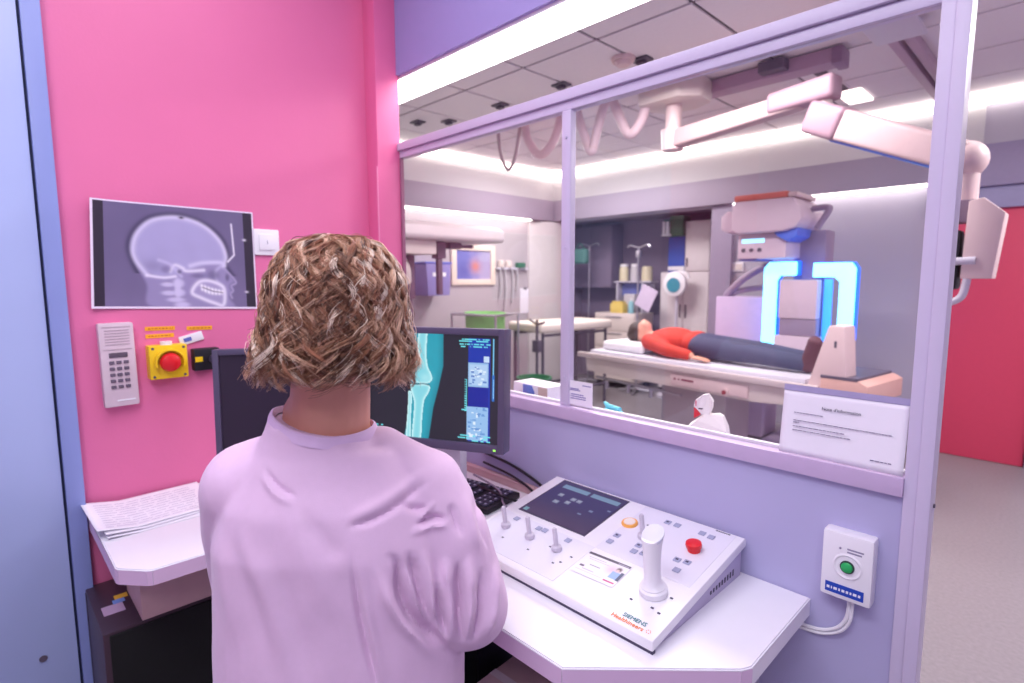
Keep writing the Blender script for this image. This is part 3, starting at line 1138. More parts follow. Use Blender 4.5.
# the tall joystick
bm = nbm()
lathe(bm, [(.027, 0), (.0285, .003), (.028, .012), (.024, .0155), (.0245, .018), (.021, .021), (.017, .026), (.0155, .04), (.0165, .075), (.018, .100), (.0205, .113), (.0205, .118)], 28)
for v in bm.verts:
    if v.co.z > .02:
        v.co.y += (v.co.z - .02) ** 2 * .9
        v.co.y *= 1.08
js = kobj('main_joystick', Matrix and bm, WHITE, label='tall white joystick grip with thumb cap')
for v in js.data.vertices:
    pass
js.location = (KM.to_3x3() @ Vector((.224, .104, 0)))
bm = nbm()
prism(bm, [(.022 * math.cos(2 * PI * j / 20), .0235 * math.sin(2 * PI * j / 20)) for j in range(20)], .118, .1245, lambda a, b, h: (a, b + .0105 + (h - .118) * .3, h + b * .35), bev=.002)
cp = kobj('thumb_cap', bm, mat('joystick_cap', (214, 216, 230), .3), js)
# red stop button, orange ring knob
bm = nbm()
lathe(bm, [(.014, 0), (.0145, .008), (.0165, .009), (.0175, .014), (.0165, .019), (.011, .021), (.001, .0205)], 24, Matrix.Translation((.222, .272, .0003)))
kobj('red_button', bm, RED)
bm = nbm()
lathe(bm, [(.0195, 0), (.0195, .004), (.0185, .0055), (.0145, .0058), (.0140, .005)], 28, Matrix.Translation((.051, .282, .0003)))
kobj('orange_ring', bm, mat('orange_ring_glow', (246, 176, 84), .4))
bm = nbm()
lathe(bm, [(.0142, 0), (.0142, .006), (.0135, .0075), (.001, .0075)], 24, Matrix.Translation((.051, .282, .0004)))
kobj('dial_button', bm, mat('dial_cream', (244, 232, 220), .4))
BTN = mat('button_blue_grey', (168, 172, 200), .4)
bm = nbm()
bx(bm, -.0075, -.0075, 0, .0075, .0075, .0026, bev=.001, seg=1)
me = None
for x, s_ in ((-.195, .141), (-.117, .140), (-.099, .142), (-.026, .142), (.055, .223), (.055, .195), (.117, .218), (.120, .194), (.141, .199), (.122, .336), (.146, .337), (.207, .339), (.230, .336), (.210, .221), (.231, .225), (.226, .190)):
    if me is None:
        o = obj('button', bm, BTN, t)
        me = o.data
    else:
        o = bpy.data.objects.new('button', me)
        COL.objects.link(o)
        o.parent = t
    o.matrix_local = KM @ Matrix.Translation((x, s_, .0004))
bm = nbm()
for x, s_ in ((.055, .223), (.117, .218), (.141, .199), (.122, .336), (.210, .221), (.231, .225)):
    bx(bm, x - .003, s_ - .0025, .0028, x + .003, s_ + .0025, .0034)
for x, s_ in ((-.165, .062), (-.08, .062), (.012, .07), (.02, .098), (-.045, .1), (.0, .058), (.09, .30), (.26, .11), (.20, .062), (.245, .065), (.262, .06), (.135, .25)):
    bx(bm, x - .003, s_ - .002, .0002, x + .003, s_ + .002, .0008)
kobj('button_marks', bm, INK, kind='stuff')


# printed card on the console
def card_print(u, v):
    img = np.zeros(u.shape + (3,)) + np.array(lin((240, 236, 242)))

    def R(x0, y0, x1, y1, c, a=1.0):
        nonlocal img
        img = over(img, c, ((u > x0) & (u < x1) & (v > y0) & (v < y1)) * a)
    R(.0, .0, 1, .10, (84, 76, 92))
    R(.72, .04, .97, .09, (170, 164, 180))
    R(.08, .20, .50, .225, (170, 164, 178))
    R(.12, .28, .62, .30, (190, 184, 196))
    R(.06, .62, .16, .70, (110, 100, 120))
    R(.24, .50, .48, .54, (170, 164, 178))
    R(.16, .74, .44, .77, (196, 190, 204))
    img = over(img, (220, 190, 204), np.exp(-(((u - .72) / .14) ** 2 + ((v - .40) / .18) ** 2)) * .9)
    R(.74, .42, .92, .72, (150, 180, 226))
    img = over(img, (84, 60, 70), np.exp(-(((u - .84) / .06) ** 2 + ((v - .30) / .10) ** 2) ** 2))
    img = over(img, (232, 200, 196), np.exp(-(((u - .83) / .035) ** 2 + ((v - .36) / .07) ** 2) ** 2))
    R(.92, .36, .99, .74, (76, 84, 112))
    R(.72, .84, .97, .90, (196, 70, 130))
    R(.05, .84, .66, .86, (226, 190, 206))
    return img


cd = painted('printed_card', .106, .078, 70, 52, card_print, paint_mat('card_print', rough=.4), t)
cd.matrix_local = KM @ Matrix.Translation((.046, .062, .0012)) @ Matrix.Rotation(-PI / 2, 4, 'X') @ Matrix.Rotation(-.05, 4, 'Y')
text('lettering', 'SIEMENS', .0135, mat('petrol_ink', (60, 130, 140), .5), t, KM @ Matrix.Translation((.236, .0195, .0007)))
text('lettering', 'Healthineers', .0135, mat('orange_ink', (250, 140, 80), .5), t, KM @ Matrix.Translation((.228, .0065, .0007)))
bm = nbm()
for k in range(6):
    a = k * PI / 3
    ball(bm, (.272 + .004 * math.cos(a), .0085 + .004 * math.sin(a), .0006), (.0012, .0012, .0004), 1)
kobj('logo_dots', bm, mat('orange_ink', (250, 140, 80), .5))
bm = nbm()
x = .226
for l in (.006, .004, .005, .004, .005, .004, .006):
    bx(bm, x, .3665, -.0002, x + l - .001, .3695, .0010)
    x += l
kobj('model_print', bm, INK)

# ------------------------------------------------------------------ call box on the lavender wall
t = thing('wall_call_box', 'white wall box with green push button on the lavender wall right of the desk', 'call box', (-.274, 1.2, .852))
box('body', (-.044, -.034, -.064, .044, .002, .070), WHITE, t, bev=.007)
bm = nbm()
lathe(bm, [(.026, 0), (.026, .001), (.023, .0025), (.017, -.001), (.012, -.002)], 28, Matrix.Translation((.002, -.0335, .006)) @ XYZ((1, 0, 0), (0, 0, 1), (0, -1, 0)))
obj('button_ring', bm, WHITE, t)
bm = nbm()
lathe(bm, [(.0125, 0), (.0125, .003)], 24, Matrix.Translation((.002, -.0335, .006)) @ XYZ((1, 0, 0), (0, 0, 1), (0, -1, 0)))
obj('button_bezel', bm, mat('dark_green_ring', (50, 70, 66), .4), t)
bm = nbm()
lathe(bm, [(.0098, 0), (.0098, .005), (.008, .0065), (.001, .0068)], 24, Matrix.Translation((.002, -.0345, .006)) @ XYZ((1, 0, 0), (0, 0, 1), (0, -1, 0)))
obj('green_button', bm, mat('green_button', (40, 180, 96), .35), t)
box('blue_label', (-.034, -.0348, -.054, .032, -.0335, -.034), mat('blue_label', (28, 70, 180), .4), t)
bm = nbm()
x = -.031
for l in (.006, .003, .007, .004, .006, .005, .004, .007, .005):
    bx(bm, x, -.0354, -.047, x + l - .001, -.0347, -.042)
    x += l + .0015
obj('label_print', bm, WHITE, t, kind='stuff')
bm = nbm()
bx(bm, .000, -.0344, .040, .028, -.0336, .043)
bx(bm, .000, -.0344, .034, .025, -.0336, .037)
ball(bm, (-.012, -.034, .040), .0025, 1)
obj('small_print', bm, INKG, t)
bm = nbm()
tube(bm, [(.004, -.012, -.062), (.002, -.012, -.105), (-.012, -.010, -.135), (-.040, -.006, -.156), (-.075, -.005, -.163), (-.13, -.006, -.165), (-.20, -.006, -.22)], .0038, 8)
tube(bm, [(.010, -.012, -.062), (.008, -.012, -.110), (-.008, -.010, -.142), (-.040, -.006, -.164), (-.075, -.005, -.171), (-.13, -.006, -.175)], .0032, 8)
obj('cord', bm, WHITE, t)

# notices on the glass and on the sill
t = thing('notice_sheet', 'large white printed notice leaning on the window beside the right post', 'notice', (-.309, 1.1925, 1.0505))
sh = t
nx_, ny_ = 20, 12
u, v = np.meshgrid(np.linspace(0, 1, nx_), np.linspace(0, 1, ny_))
co = np.stack([-.109 + .218 * u - .0 * v, .0155 * v + .002 * np.sin(u * 5) * (1 - v), .131 * v], -1).reshape(-1, 3)
idx = np.arange(nx_ * ny_).reshape(ny_, nx_)
q = np.stack([idx[:-1, :-1], idx[:-1, 1:], idx[1:, 1:], idx[1:, :-1]], -1).reshape(-1, 4)
o = link('sheet', raw_mesh('sheet', co, q), PAPER, t)
md = o.modifiers.new('thick', 'SOLIDIFY')
md.thickness = .0006
NT = Matrix.Rotation(math.radians(-6.75), 4, 'X')
NM = Matrix.Translation((0, -.0025, 0)) @ NT @ XYZ((1, 0, 0), (0, 0, 1), (0, -1, 0))
text('title', "Note d'information", .0088, INK, t, NM @ Matrix.Translation((.0, .102, .0005)))
bm = nbm()
for y, x0, x1 in ((.086, -.085, -.030), (.070, -.085, .088), (.0655, -.085, -.074), (.058, -.085, .010), (.050, -.085, .020), (.018, .056, .090)):
    x = x0
    while x < x1:
        l = random.uniform(.003, .009)
        bx(bm, x, y, .0002, min(x + l, x1), y + .0016, .0008)
        x += l + .0014
bmesh.ops.transform(bm, matrix=NM, verts=bm.verts)
obj('print_lines', bm, mat('grey_violet_ink', (120, 112, 140), .7), t, smooth=False, kind='stuff')
bm = nbm()
bx(bm, -.109, .1305, -.002, .110, .143, -.0012)
bmesh.ops.transform(bm, matrix=NM, verts=bm.verts)
obj('clear_sleeve', bm, mat('grey_sleeve_edge', (166, 158, 196), .3), t)

t = thing('small_notice', 'small white card taped to the glass right of the window mullion', 'notice', (-.966, 1.2108, 1.090))
box('card', (-.042, -.0005, -.036, .043, .0005, .034), PAPER, t)
bm = nbm()
for x0, x1, z in ((-.036, -.005, .010), (-.036, .0, .006), (-.034, .012, -.006), (-.034, .02, -.012), (-.034, .02, -.018), (.008, .038, .022)):
    bx(bm, x0, -.0011, z, x1, -.0004, z + .0025)
obj('print', bm, mat('blue_grey_ink', (130, 120, 180), .6), t)

# things standing on the sill behind the glass
t = thing('glove_box', 'white blue and beige carton lying on the sill left of the mullion behind glass', 'box', (-1.21, 1.30, 1.0125), rotz=-.06)
t.scale = (.95, .95, 1.38)
box('body', (-.085, -.04, 0, .085, .05, .046), WHITEM, t, bev=.002)
bm = nbm()
prism(bm, [(-.035, .002), (.008, .002), (.022, .014), (.022, .030), (.008, .044), (-.035, .044)], -.0412, -.040, lambda a, b, h: (a, h, b))
obj('blue_panel', bm, mat('carton_blue', (100, 126, 206), .5), t)
box('beige_panel', (.040, -.0412, .002, .083, -.0402, .044), mat('carton_beige', (206, 184, 170), .6), t)
box('tissue', (-.098, -.02, .010, -.0855, .03, .038), PAPER, t, bev=.003)

t = thing('cyan_clip', 'small cyan clip lying on the window sill right of the small card', 'clip', (-.905, 1.285, 1.0405), rotz=-.3)
box('stand', (-.03, -.01, -.028, .03, .012, .0005), mat('cyan_plastic', (120, 226, 236), .35), t)
bm = nbm()
cyl(bm, (-.03, 0, .007), (.03, 0, .007), .0065)
obj('barrel', bm, mat('cyan_plastic', (120, 226, 236), .35), t)
bm = nbm()
cyl(bm, (-.045, .004, .012), (-.028, 0, .008), .0045, .007)
obj('tip', bm, mat('cyan_plastic', (120, 226, 236), .35), t)

# folded white paper bird
t = thing('paper_bird', 'folded white paper bird with red beak standing on the sill behind the glass', 'paper bird', (-.63, 1.300, 1.0125), rotz=.32)
t.scale = (.95, 1.1, 1.32)
PB = mat('bird_paper', (250, 244, 240), .7, var=.01)


def fold(name, pts, half, m):
    """folded paper: a ridge outline (x, z) with a half-thickness per point"""
    bm = nbm()
    a = [bm.verts.new((x, -h, z)) for (x, z), h in zip(pts, half)]
    b = [bm.verts.new((x, h, z)) for (x, z), h in zip(pts, half)]
    n = len(pts)
    bm.faces.new(a)
    bm.faces.new(b[::-1])
    for i in range(n):
        bm.faces.new((a[i], b[i], b[(i + 1) % n], a[(i + 1) % n]))
    bmesh.ops.triangulate(bm, faces=bm.faces[:])
    return obj(name, bm, m, t, smooth=False)


fold('body', [(-.052, 0), (.056, 0), (.051, .022), (.040, .046), (.030, .050), (.012, .047), (-.004, .048), (-.022, .036), (-.048, .020)], [.03, .03, .028, .010, .006, .012, .012, .02, .028], PB)
fold('head', [(-.012, .046), (.006, .046), (.012, .058), (.013, .072), (.002, .086), (-.012, .083), (-.031, .072), (-.034, .060), (-.026, .055), (-.010, .058)], [.012, .012, .014, .014, .004, .008, .010, .010, .008, .012], PB)
fold('beak', [(-.034, .0585), (-.020, .0585), (-.026, .050), (-.018, .044), (-.034, .036)], [.006, .007, .005, .005, .002], RED)
bm = nbm()
bx(bm, -.030, -.0108, .062, -.0275, -.0098, .072)
obj('eye', bm, mat('bird_eye_pink', (224, 90, 120), .5), t)
bm = nbm()
bx(bm, -.022, -.0118, .0565, -.010, -.0100, .0585)
obj('mouth_line', bm, BLACK, t)
# ------------------------------------------------------------------ the seated person, seen from behind
SKIN = mat('skin', (222, 160, 136), .5, var=.05, scale=40)
SHIRT = mat('pale_pink_scrub_cloth', (222, 190, 220), .85, var=.03, scale=90, bump=.25, bscale=900, sheen=.2)
TROU = mat('white_trousers', (222, 210, 226), .85, var=.03)
SHOE = mat('white_shoe', (214, 210, 216), .6)

PO = Vector((-.824, .401, 0))
BF = Vector((-.766, .643, 0))
BR = Vector((.643, .766, 0))


def W(s, d, z):
    return PO + BR * s + BF * d + Vector((0, 0, z))


person = thing('person', 'seated person seen from behind with curly brown bob and pale pink scrub top', 'person', PO)


def pmesh(name, me, m, par=None, off=PO, **k):
    me.transform(Matrix.Translation(-off))
    return link(name, me, m, par or person, **k)


HC = Vector((-.816, .408, 1.362))
HF = Vector((-.669, .743, 0))
HR = Vector((.743, .669, 0))


def H(s, d, z):
    return HC + HR * s + HF * d + Vector((0, 0, z))


HM3 = Matrix((HR, HF, Vector((0, 0, 1)))).transposed()
BM3 = Matrix((BR, BF, Vector((0, 0, 1)))).transposed()


def hand(wrist, fwd, up, side):
    """palm, four curled fingers of unequal length and a thumb; side = +1 right hand"""
    fwd = Vector(fwd).normalized()
    up = Vector(up)
    up = (up - fwd * up.dot(fwd)).normalized()
    lat = fwd.cross(up) * side * -1      # towards the thumb
    w = Vector(wrist)
    M3 = Matrix((lat, fwd, up)).transposed()
    out = [('e', w + fwd * .045, (.036, .048, .014), M3), ('c', w - fwd * .01, w + fwd * .03, .022, .026)]
    for k, (o, l) in enumerate(((.028, .070), (.010, .078), (-.009, .072), (-.027, .056))):
        a = w + fwd * (.078 - abs(o) * .18) + lat * o
        b = a + fwd * l * .48 + up * .004 + lat * o * .12
        c = b + fwd * l * .30 - up * .012
        d_ = c + fwd * l * .18 - up * .014
        out += [('c', a - fwd * .02, b, .0088, .008), ('c', b, c, .008, .0072), ('c', c, d_, .0072, .006)]
    a = w + fwd * .025 + lat * .026 - up * .004
    b = a + fwd * .026 + lat * .022 - up * .006
    c = b + fwd * .028 + lat * .006 - up * .006
    out += [('c', a, b, .012, .0095), ('c', b, c, .0095, .0075)]
    return out


RS, RE, RW = W(.138, .012, 1.062), W(.212, -.012, .862), W(.20, .215, .797)
LS, LE, LW = W(-.140, .02, 1.068), W(-.185, .10, .865), W(-.12, .33, .797)
RHd = (W(.17, .31, .785) - RW)
LHd = (W(-.08, .43, .785) - LW)
prims = [('e', W(0, .0, .60), (.165, .12, .10), BM3), ('e', W(0, .015, .74), (.135, .10, .12), BM3), ('e', W(0, .02, .88), (.125, .09, .12), BM3),
         ('e', W(0, .02, 1.02), (.15, .10, .12), BM3), ('c', W(-.095, .015, 1.075), W(.09, .015, 1.072), .05, .05), ('e', W(-.018, .01, 1.160), (.076, .066, .050), BM3), ('e', W(-.014, .012, 1.195), (.068, .062, .055), BM3),
         ('c', W(-.012, .012, 1.15), H(-.004, -.008, -.06), .066, .058),
         ('c', RS, RE, .050, .038), ('c', RE, RW, .038, .026), ('c', LS, LE, .050, .038), ('c', LE, LW, .038, .026)]
prims += hand(RW, RHd, (0, 0, 1), 1) + hand(LW, LHd, (0, 0, 1), -1)
for s in (-1, 1):
    prims += [('c', W(s * .085, .02, .585), W(s * .115, .40, .555), .075, .052), ('c', W(s * .115, .40, .555), W(s * .11, .36, .11), .050, .034),
              ('c', W(s * .11, .345, .07), W(s * .115, .50, .045), .036, .026)]
# head and face
prims += [('e', H(0, .0, .012), (.074, .094, .092), HM3), ('e', H(0, .035, -.045), (.058, .062, .072), HM3), ('e', H(0, .072, -.095), (.026, .022, .020), HM3),
          ('c', H(0, .092, .0), H(0, .112, -.035), .008, .013), ('e', H(0, .092, -.068), (.024, .010, .007), HM3), ('e', H(0, .088, .022), (.05, .012, .010), HM3),
          ('e', H(-.078, -.005, -.012), (.008, .018, .032), HM3), ('e', H(.078, -.005, -.012), (.008, .018, .032), HM3)]
pmesh('body', blob(prims, .0045, 4), SKIN)
for s in (-1, 1):
    bm = nbm()
    ball(bm, H(s * .031, .083, .002) - PO, .012, 2)
    obj('eye', bm, WHITEM, person)
    bm = nbm()
    ball(bm, H(s * .031, .094, .002) - PO, .0045, 2)
    obj('iris', bm, mat('brown_iris', (70, 50, 40), .2), person)
bm = nbm()
ball(bm, H(0, .099, -.068) - PO, (.018, .006, .005), 2, HM3.to_4x4())
obj('mouth', bm, mat('lips', (190, 100, 96), .4), person)

# scrub top: torso loft and sleeves grown into one cloth, then folded
Z1 = Vector((0, 0, 1))


def sec(s, d, z, rx, ry, tilt=0):
    return (W(s, d, z), (BR + Z1 * tilt).normalized(), BF, rx, ry)


torso = [sec(-.002, .015, .545, .205, .165), sec(-.002, .012, .66, .206, .160), sec(0, .01, .78, .203, .150), sec(0, .01, .90, .199, .140), sec(-.002, .01, 1.00, .193, .135),
         sec(-.004, .012, 1.065, .172, .122), sec(-.004, .013, 1.105, .146, .104), sec(-.008, .012, 1.145, .114, .090), sec(-.016, .010, 1.164, .091, .084, -.16), sec(-.018, .008, 1.180, .083, .079, -.2)]
cl = [('l', torso),
      ('c', W(.07, .01, 1.115), W(.136, .012, 1.062), .056, .072), ('c', W(.136, .012, 1.062), W(.176, .0, .98), .072, .076), ('c', W(.176, .0, .98), W(.212, -.010, .865), .076, .070),
      ('c', W(.212, -.010, .865), W(.212, .06, .845), .070, .060), ('c', W(.212, .06, .845), W(.206, .165, .812), .058, .040),
      ('c', W(.09, .0, .98), W(.17, -.015, .88), .10, .075), ('c', W(.195, -.01, .86), W(.170, .0, .825), .062, .05),
      ('c', W(-.07, .01, 1.115), W(-.146, .015, 1.075), .058, .072), ('c', W(-.146, .015, 1.075), W(-.17, .06, .98), .072, .070), ('c', W(-.17, .06, .98), LE, .070, .060),
      ('c', LE, W(-.14, .27, .812), .058, .042)]
me = blob(cl, .0042, 14)
nv = len(me.vertices)
co = np.empty(nv * 3, np.float32)
me.vertices.foreach_get('co', co)
co = co.reshape(-1, 3).astype(float)
nr = np.empty(nv * 3, np.float32)
me.vertices.foreach_get('normal', nr)
nr = nr.reshape(-1, 3).astype(float)
rel = co - np.array(PO)
S_ = rel @ np.array(BR)
D_ = rel @ np.array(BF)
Zz = co[:, 2]
back = sst(.09, .0, D_)
# folds of the cloth: polylines in the plane of the back (s, z), width, height
FOLDS = [
    ([(0.045, 1.035), (0.055, 0.95), (0.064, 0.895), (0.075, 0.84), (0.089, 0.773)], 0.0055, -0.0108),
    ([(0.054, 1.014), (0.065, 0.95), (0.074, 0.895), (0.085, 0.84), (0.099, 0.773)], 0.008, 0.0054),
    ([(0.033, 1.064), (0.092, 1.083), (0.158, 1.116)], 0.008, 0.0054),
    ([(0.037, 1.053), (0.095, 1.067), (0.161, 1.1)], 0.005, -0.0061),
    ([(0.113, 1.079), (0.135, 1.063), (0.154, 1.06)], 0.0045, -0.0085),
    ([(0.131, 1.038), (0.157, 1.044), (0.186, 1.04)], 0.005, -0.0102),
    ([(0.131, 1.028), (0.16, 1.033), (0.186, 1.028)], 0.005, 0.0051),
    ([(0.129, 1.025), (0.148, 1.051), (0.166, 1.069)], 0.004, 0.0051),
    ([(0.091, 1.013), (0.112, 0.993), (0.116, 0.949), (0.129, 0.91), (0.153, 0.873), (0.173, 0.84), (0.191, 0.793)], 0.009, -0.0221),
    ([(0.081, 1.003), (0.093, 0.957), (0.113, 0.913), (0.139, 0.873), (0.157, 0.829)], 0.009, 0.0119),
    ([(0.124, 1.013), (0.135, 0.972), (0.147, 0.92), (0.167, 0.874)], 0.007, -0.0136),
    ([(0.113, 1.008), (0.126, 0.964), (0.138, 0.919), (0.155, 0.874)], 0.007, 0.0102),
    ([(0.147, 1.005), (0.152, 0.964), (0.159, 0.919), (0.171, 0.874)], 0.008, 0.0119),
    ([(0.164, 0.951), (0.172, 0.898), (0.181, 0.853)], 0.006, -0.0136),
    ([(0.178, 0.988), (0.184, 0.928), (0.191, 0.853)], 0.008, 0.0119),
    ([(0.198, 0.98), (0.201, 0.915), (0.204, 0.838)], 0.006, -0.0136),
    ([(0.215, 0.983), (0.216, 0.915), (0.212, 0.846)], 0.009, 0.0136),
    ([(0.236, 0.96), (0.233, 0.896), (0.218, 0.836)], 0.006, -0.0119),
    ([(0.258, 0.95), (0.256, 0.895), (0.24, 0.84)], 0.007, 0.0085),
    ([(0.185, 1.062), (0.195, 1.038), (0.207, 1.008)], 0.005, -0.0085),
    ([(0.22, 1.075), (0.233, 1.026), (0.248, 0.973)], 0.003, -0.0051),
    ([(0.207, 1.07), (0.221, 1.023), (0.235, 0.973)], 0.005, 0.0051),
    ([(-0.088, 1.134), (-0.061, 1.108), (-0.03, 1.096)], 0.004, -0.0047),
    ([(-0.091, 1.124), (-0.064, 1.099), (-0.034, 1.087)], 0.005, 0.0041),
    ([(-0.122, 1.063), (-0.087, 0.988), (-0.061, 0.912), (-0.038, 0.83)], 0.016, 0.0035),
    ([(-0.142, 1.056), (-0.109, 0.978), (-0.085, 0.9), (-0.067, 0.83)], 0.016, -0.0035),
    ([(-0.159, 1.046), (-0.146, 0.958), (-0.116, 0.84)], 0.016, 0.0027),
    ([(-0.081, 1.056), (-0.048, 0.971), (-0.024, 0.886), (-0.006, 0.815)], 0.018, -0.0032),
    ([(-0.031, 1.087), (0.011, 1.035), (0.04, 1.014)], 0.014, -0.0041),
    ([(-0.052, 1.07), (-0.003, 0.992), (0.033, 0.915)], 0.02, 0.0035),
]
disp = np.zeros(nv)


def ptdist(x, y, pts):
    d, t = np.full(x.shape, 1e9), np.zeros(x.shape)
    n_ = len(pts) - 1
    for q_, ((x0, y0), (x1, y1)) in enumerate(zip(pts, pts[1:])):
        dx, dy = x1 - x0, y1 - y0
        u = np.clip(((x - x0) * dx + (y - y0) * dy) / (dx * dx + dy * dy + 1e-9), 0, 1)
        e = np.hypot(x - x0 - u * dx, y - y0 - u * dy)
        m_ = e < d
        d[m_] = e[m_]
        t[m_] = (q_ + u[m_]) / n_
    return d, t


for pts, wd, ht in FOLDS:
    d_, t_ = ptdist(S_, Zz, curve2(pts))
    fade = sst(0, .35, t_) * sst(1, .6, t_)
    disp += ht * fade * np.exp(-(d_ / (wd * (.6 + .4 * fade))) ** 2)
wob = np.array([mnoise.noise(Vector((a * 9, b * 9, c * 5))) for a, b, c in zip(S_, D_, Zz)])
wob2 = np.array([mnoise.noise(Vector((a * 26 + 7, b * 26, c * 16))) for a, b, c in zip(S_, D_, Zz)])
disp = disp * back + .0045 * wob * sst(1.2, 1.1, Zz) + .0016 * wob2 * sst(1.19, 1.1, Zz)
# other side: soft vertical gathers
disp += (1 - back) * .004 * np.sin(S_ * 60 + 3 * Zz)
co2 = co + nr * disp[:, None]
me.vertices.foreach_set('co', co2.astype(np.float32).ravel())
me.update()
shirt = pmesh('scrub_top', me, SHIRT)
sm = shirt.modifiers.new('soften', 'SMOOTH')
sm.factor = .3
sm.iterations = 1
# collar band around the neck, back seam and sleeve seam
bm = nbm()
n = 40
ring = []
for rx, ry, dz in ((.086, .083, -.010), (.0845, .082, -.002), (.0805, .079, .006), (.077, .0755, .0075), (.074, .073, -.002)):
    ring.append([bm.verts.new(W(-.016 + rx * math.cos(2 * PI * j / n), .007 + ry * math.sin(2 * PI * j / n), 1.184 + dz - .010 * math.sin(2 * PI * j / n) ** 2 - .2 * rx * math.cos(2 * PI * j / n)) - PO) for j in range(n)])
for a, b in zip(ring, ring[1:]):
    for j in range(n):
        bm.faces.new((a[j], a[(j + 1) % n], b[(j + 1) % n], b[j]))
obj('collar', bm, mat('scrub_collar_cloth', (222, 192, 228), .85, bump=.2, bscale=900), person, label='pale pink rounded collar band')

# trousers and shoes
tp = [('e', W(0, .0, .60), (.182, .135, .105), BM3)]
for s in (-1, 1):
    tp += [('c', W(s * .09, .02, .588), W(s * .116, .40, .558), .086, .066), ('c', W(s * .116, .40, .558), W(s * .112, .36, .13), .064, .052)]
pmesh('trousers', blob(tp, .009, 4), TROU)
for s in (-1, 1):
    pmesh('shoe', blob([('c', W(s * .11, .32, .045), W(s * .118, .46, .035), .044, .036), ('c', W(s * .11, .33, .02), W(s * .118, .50, .02), .02, .02), ('e', W(s * .11, .34, .075), (.045, .06, .04), BM3)], .006, 4), SHOE)

# hair ------------------------------------------------------------
PROF = np.array([(0, .131), (.028, .127), (.052, .115), (.074, .097), (.091, .073), (.105, .044), (.109, .010), (.114, -.025), (.120, -.055), (.119, -.083), (.110, -.106), (.101, -.116)])
pl = np.concatenate([[0], np.cumsum(np.hypot(*np.diff(PROF, axis=0).T))])
LT = pl[-1]


def env(l, phi, rho):
    r = np.interp(l, pl, PROF[:, 0]) * .925
    z = np.interp(l, pl, PROF[:, 1])
    # phi 0 = back, positive to the right; the depth of the head is a little larger than its width
    wr = r * rho * (1 - .03 * np.cos(phi))
    zz = z * (.30 + .70 * rho)
    return np.sin(phi) * wr + .035 * zz + .002, -np.cos(phi) * wr * 1.06 - .004, zz


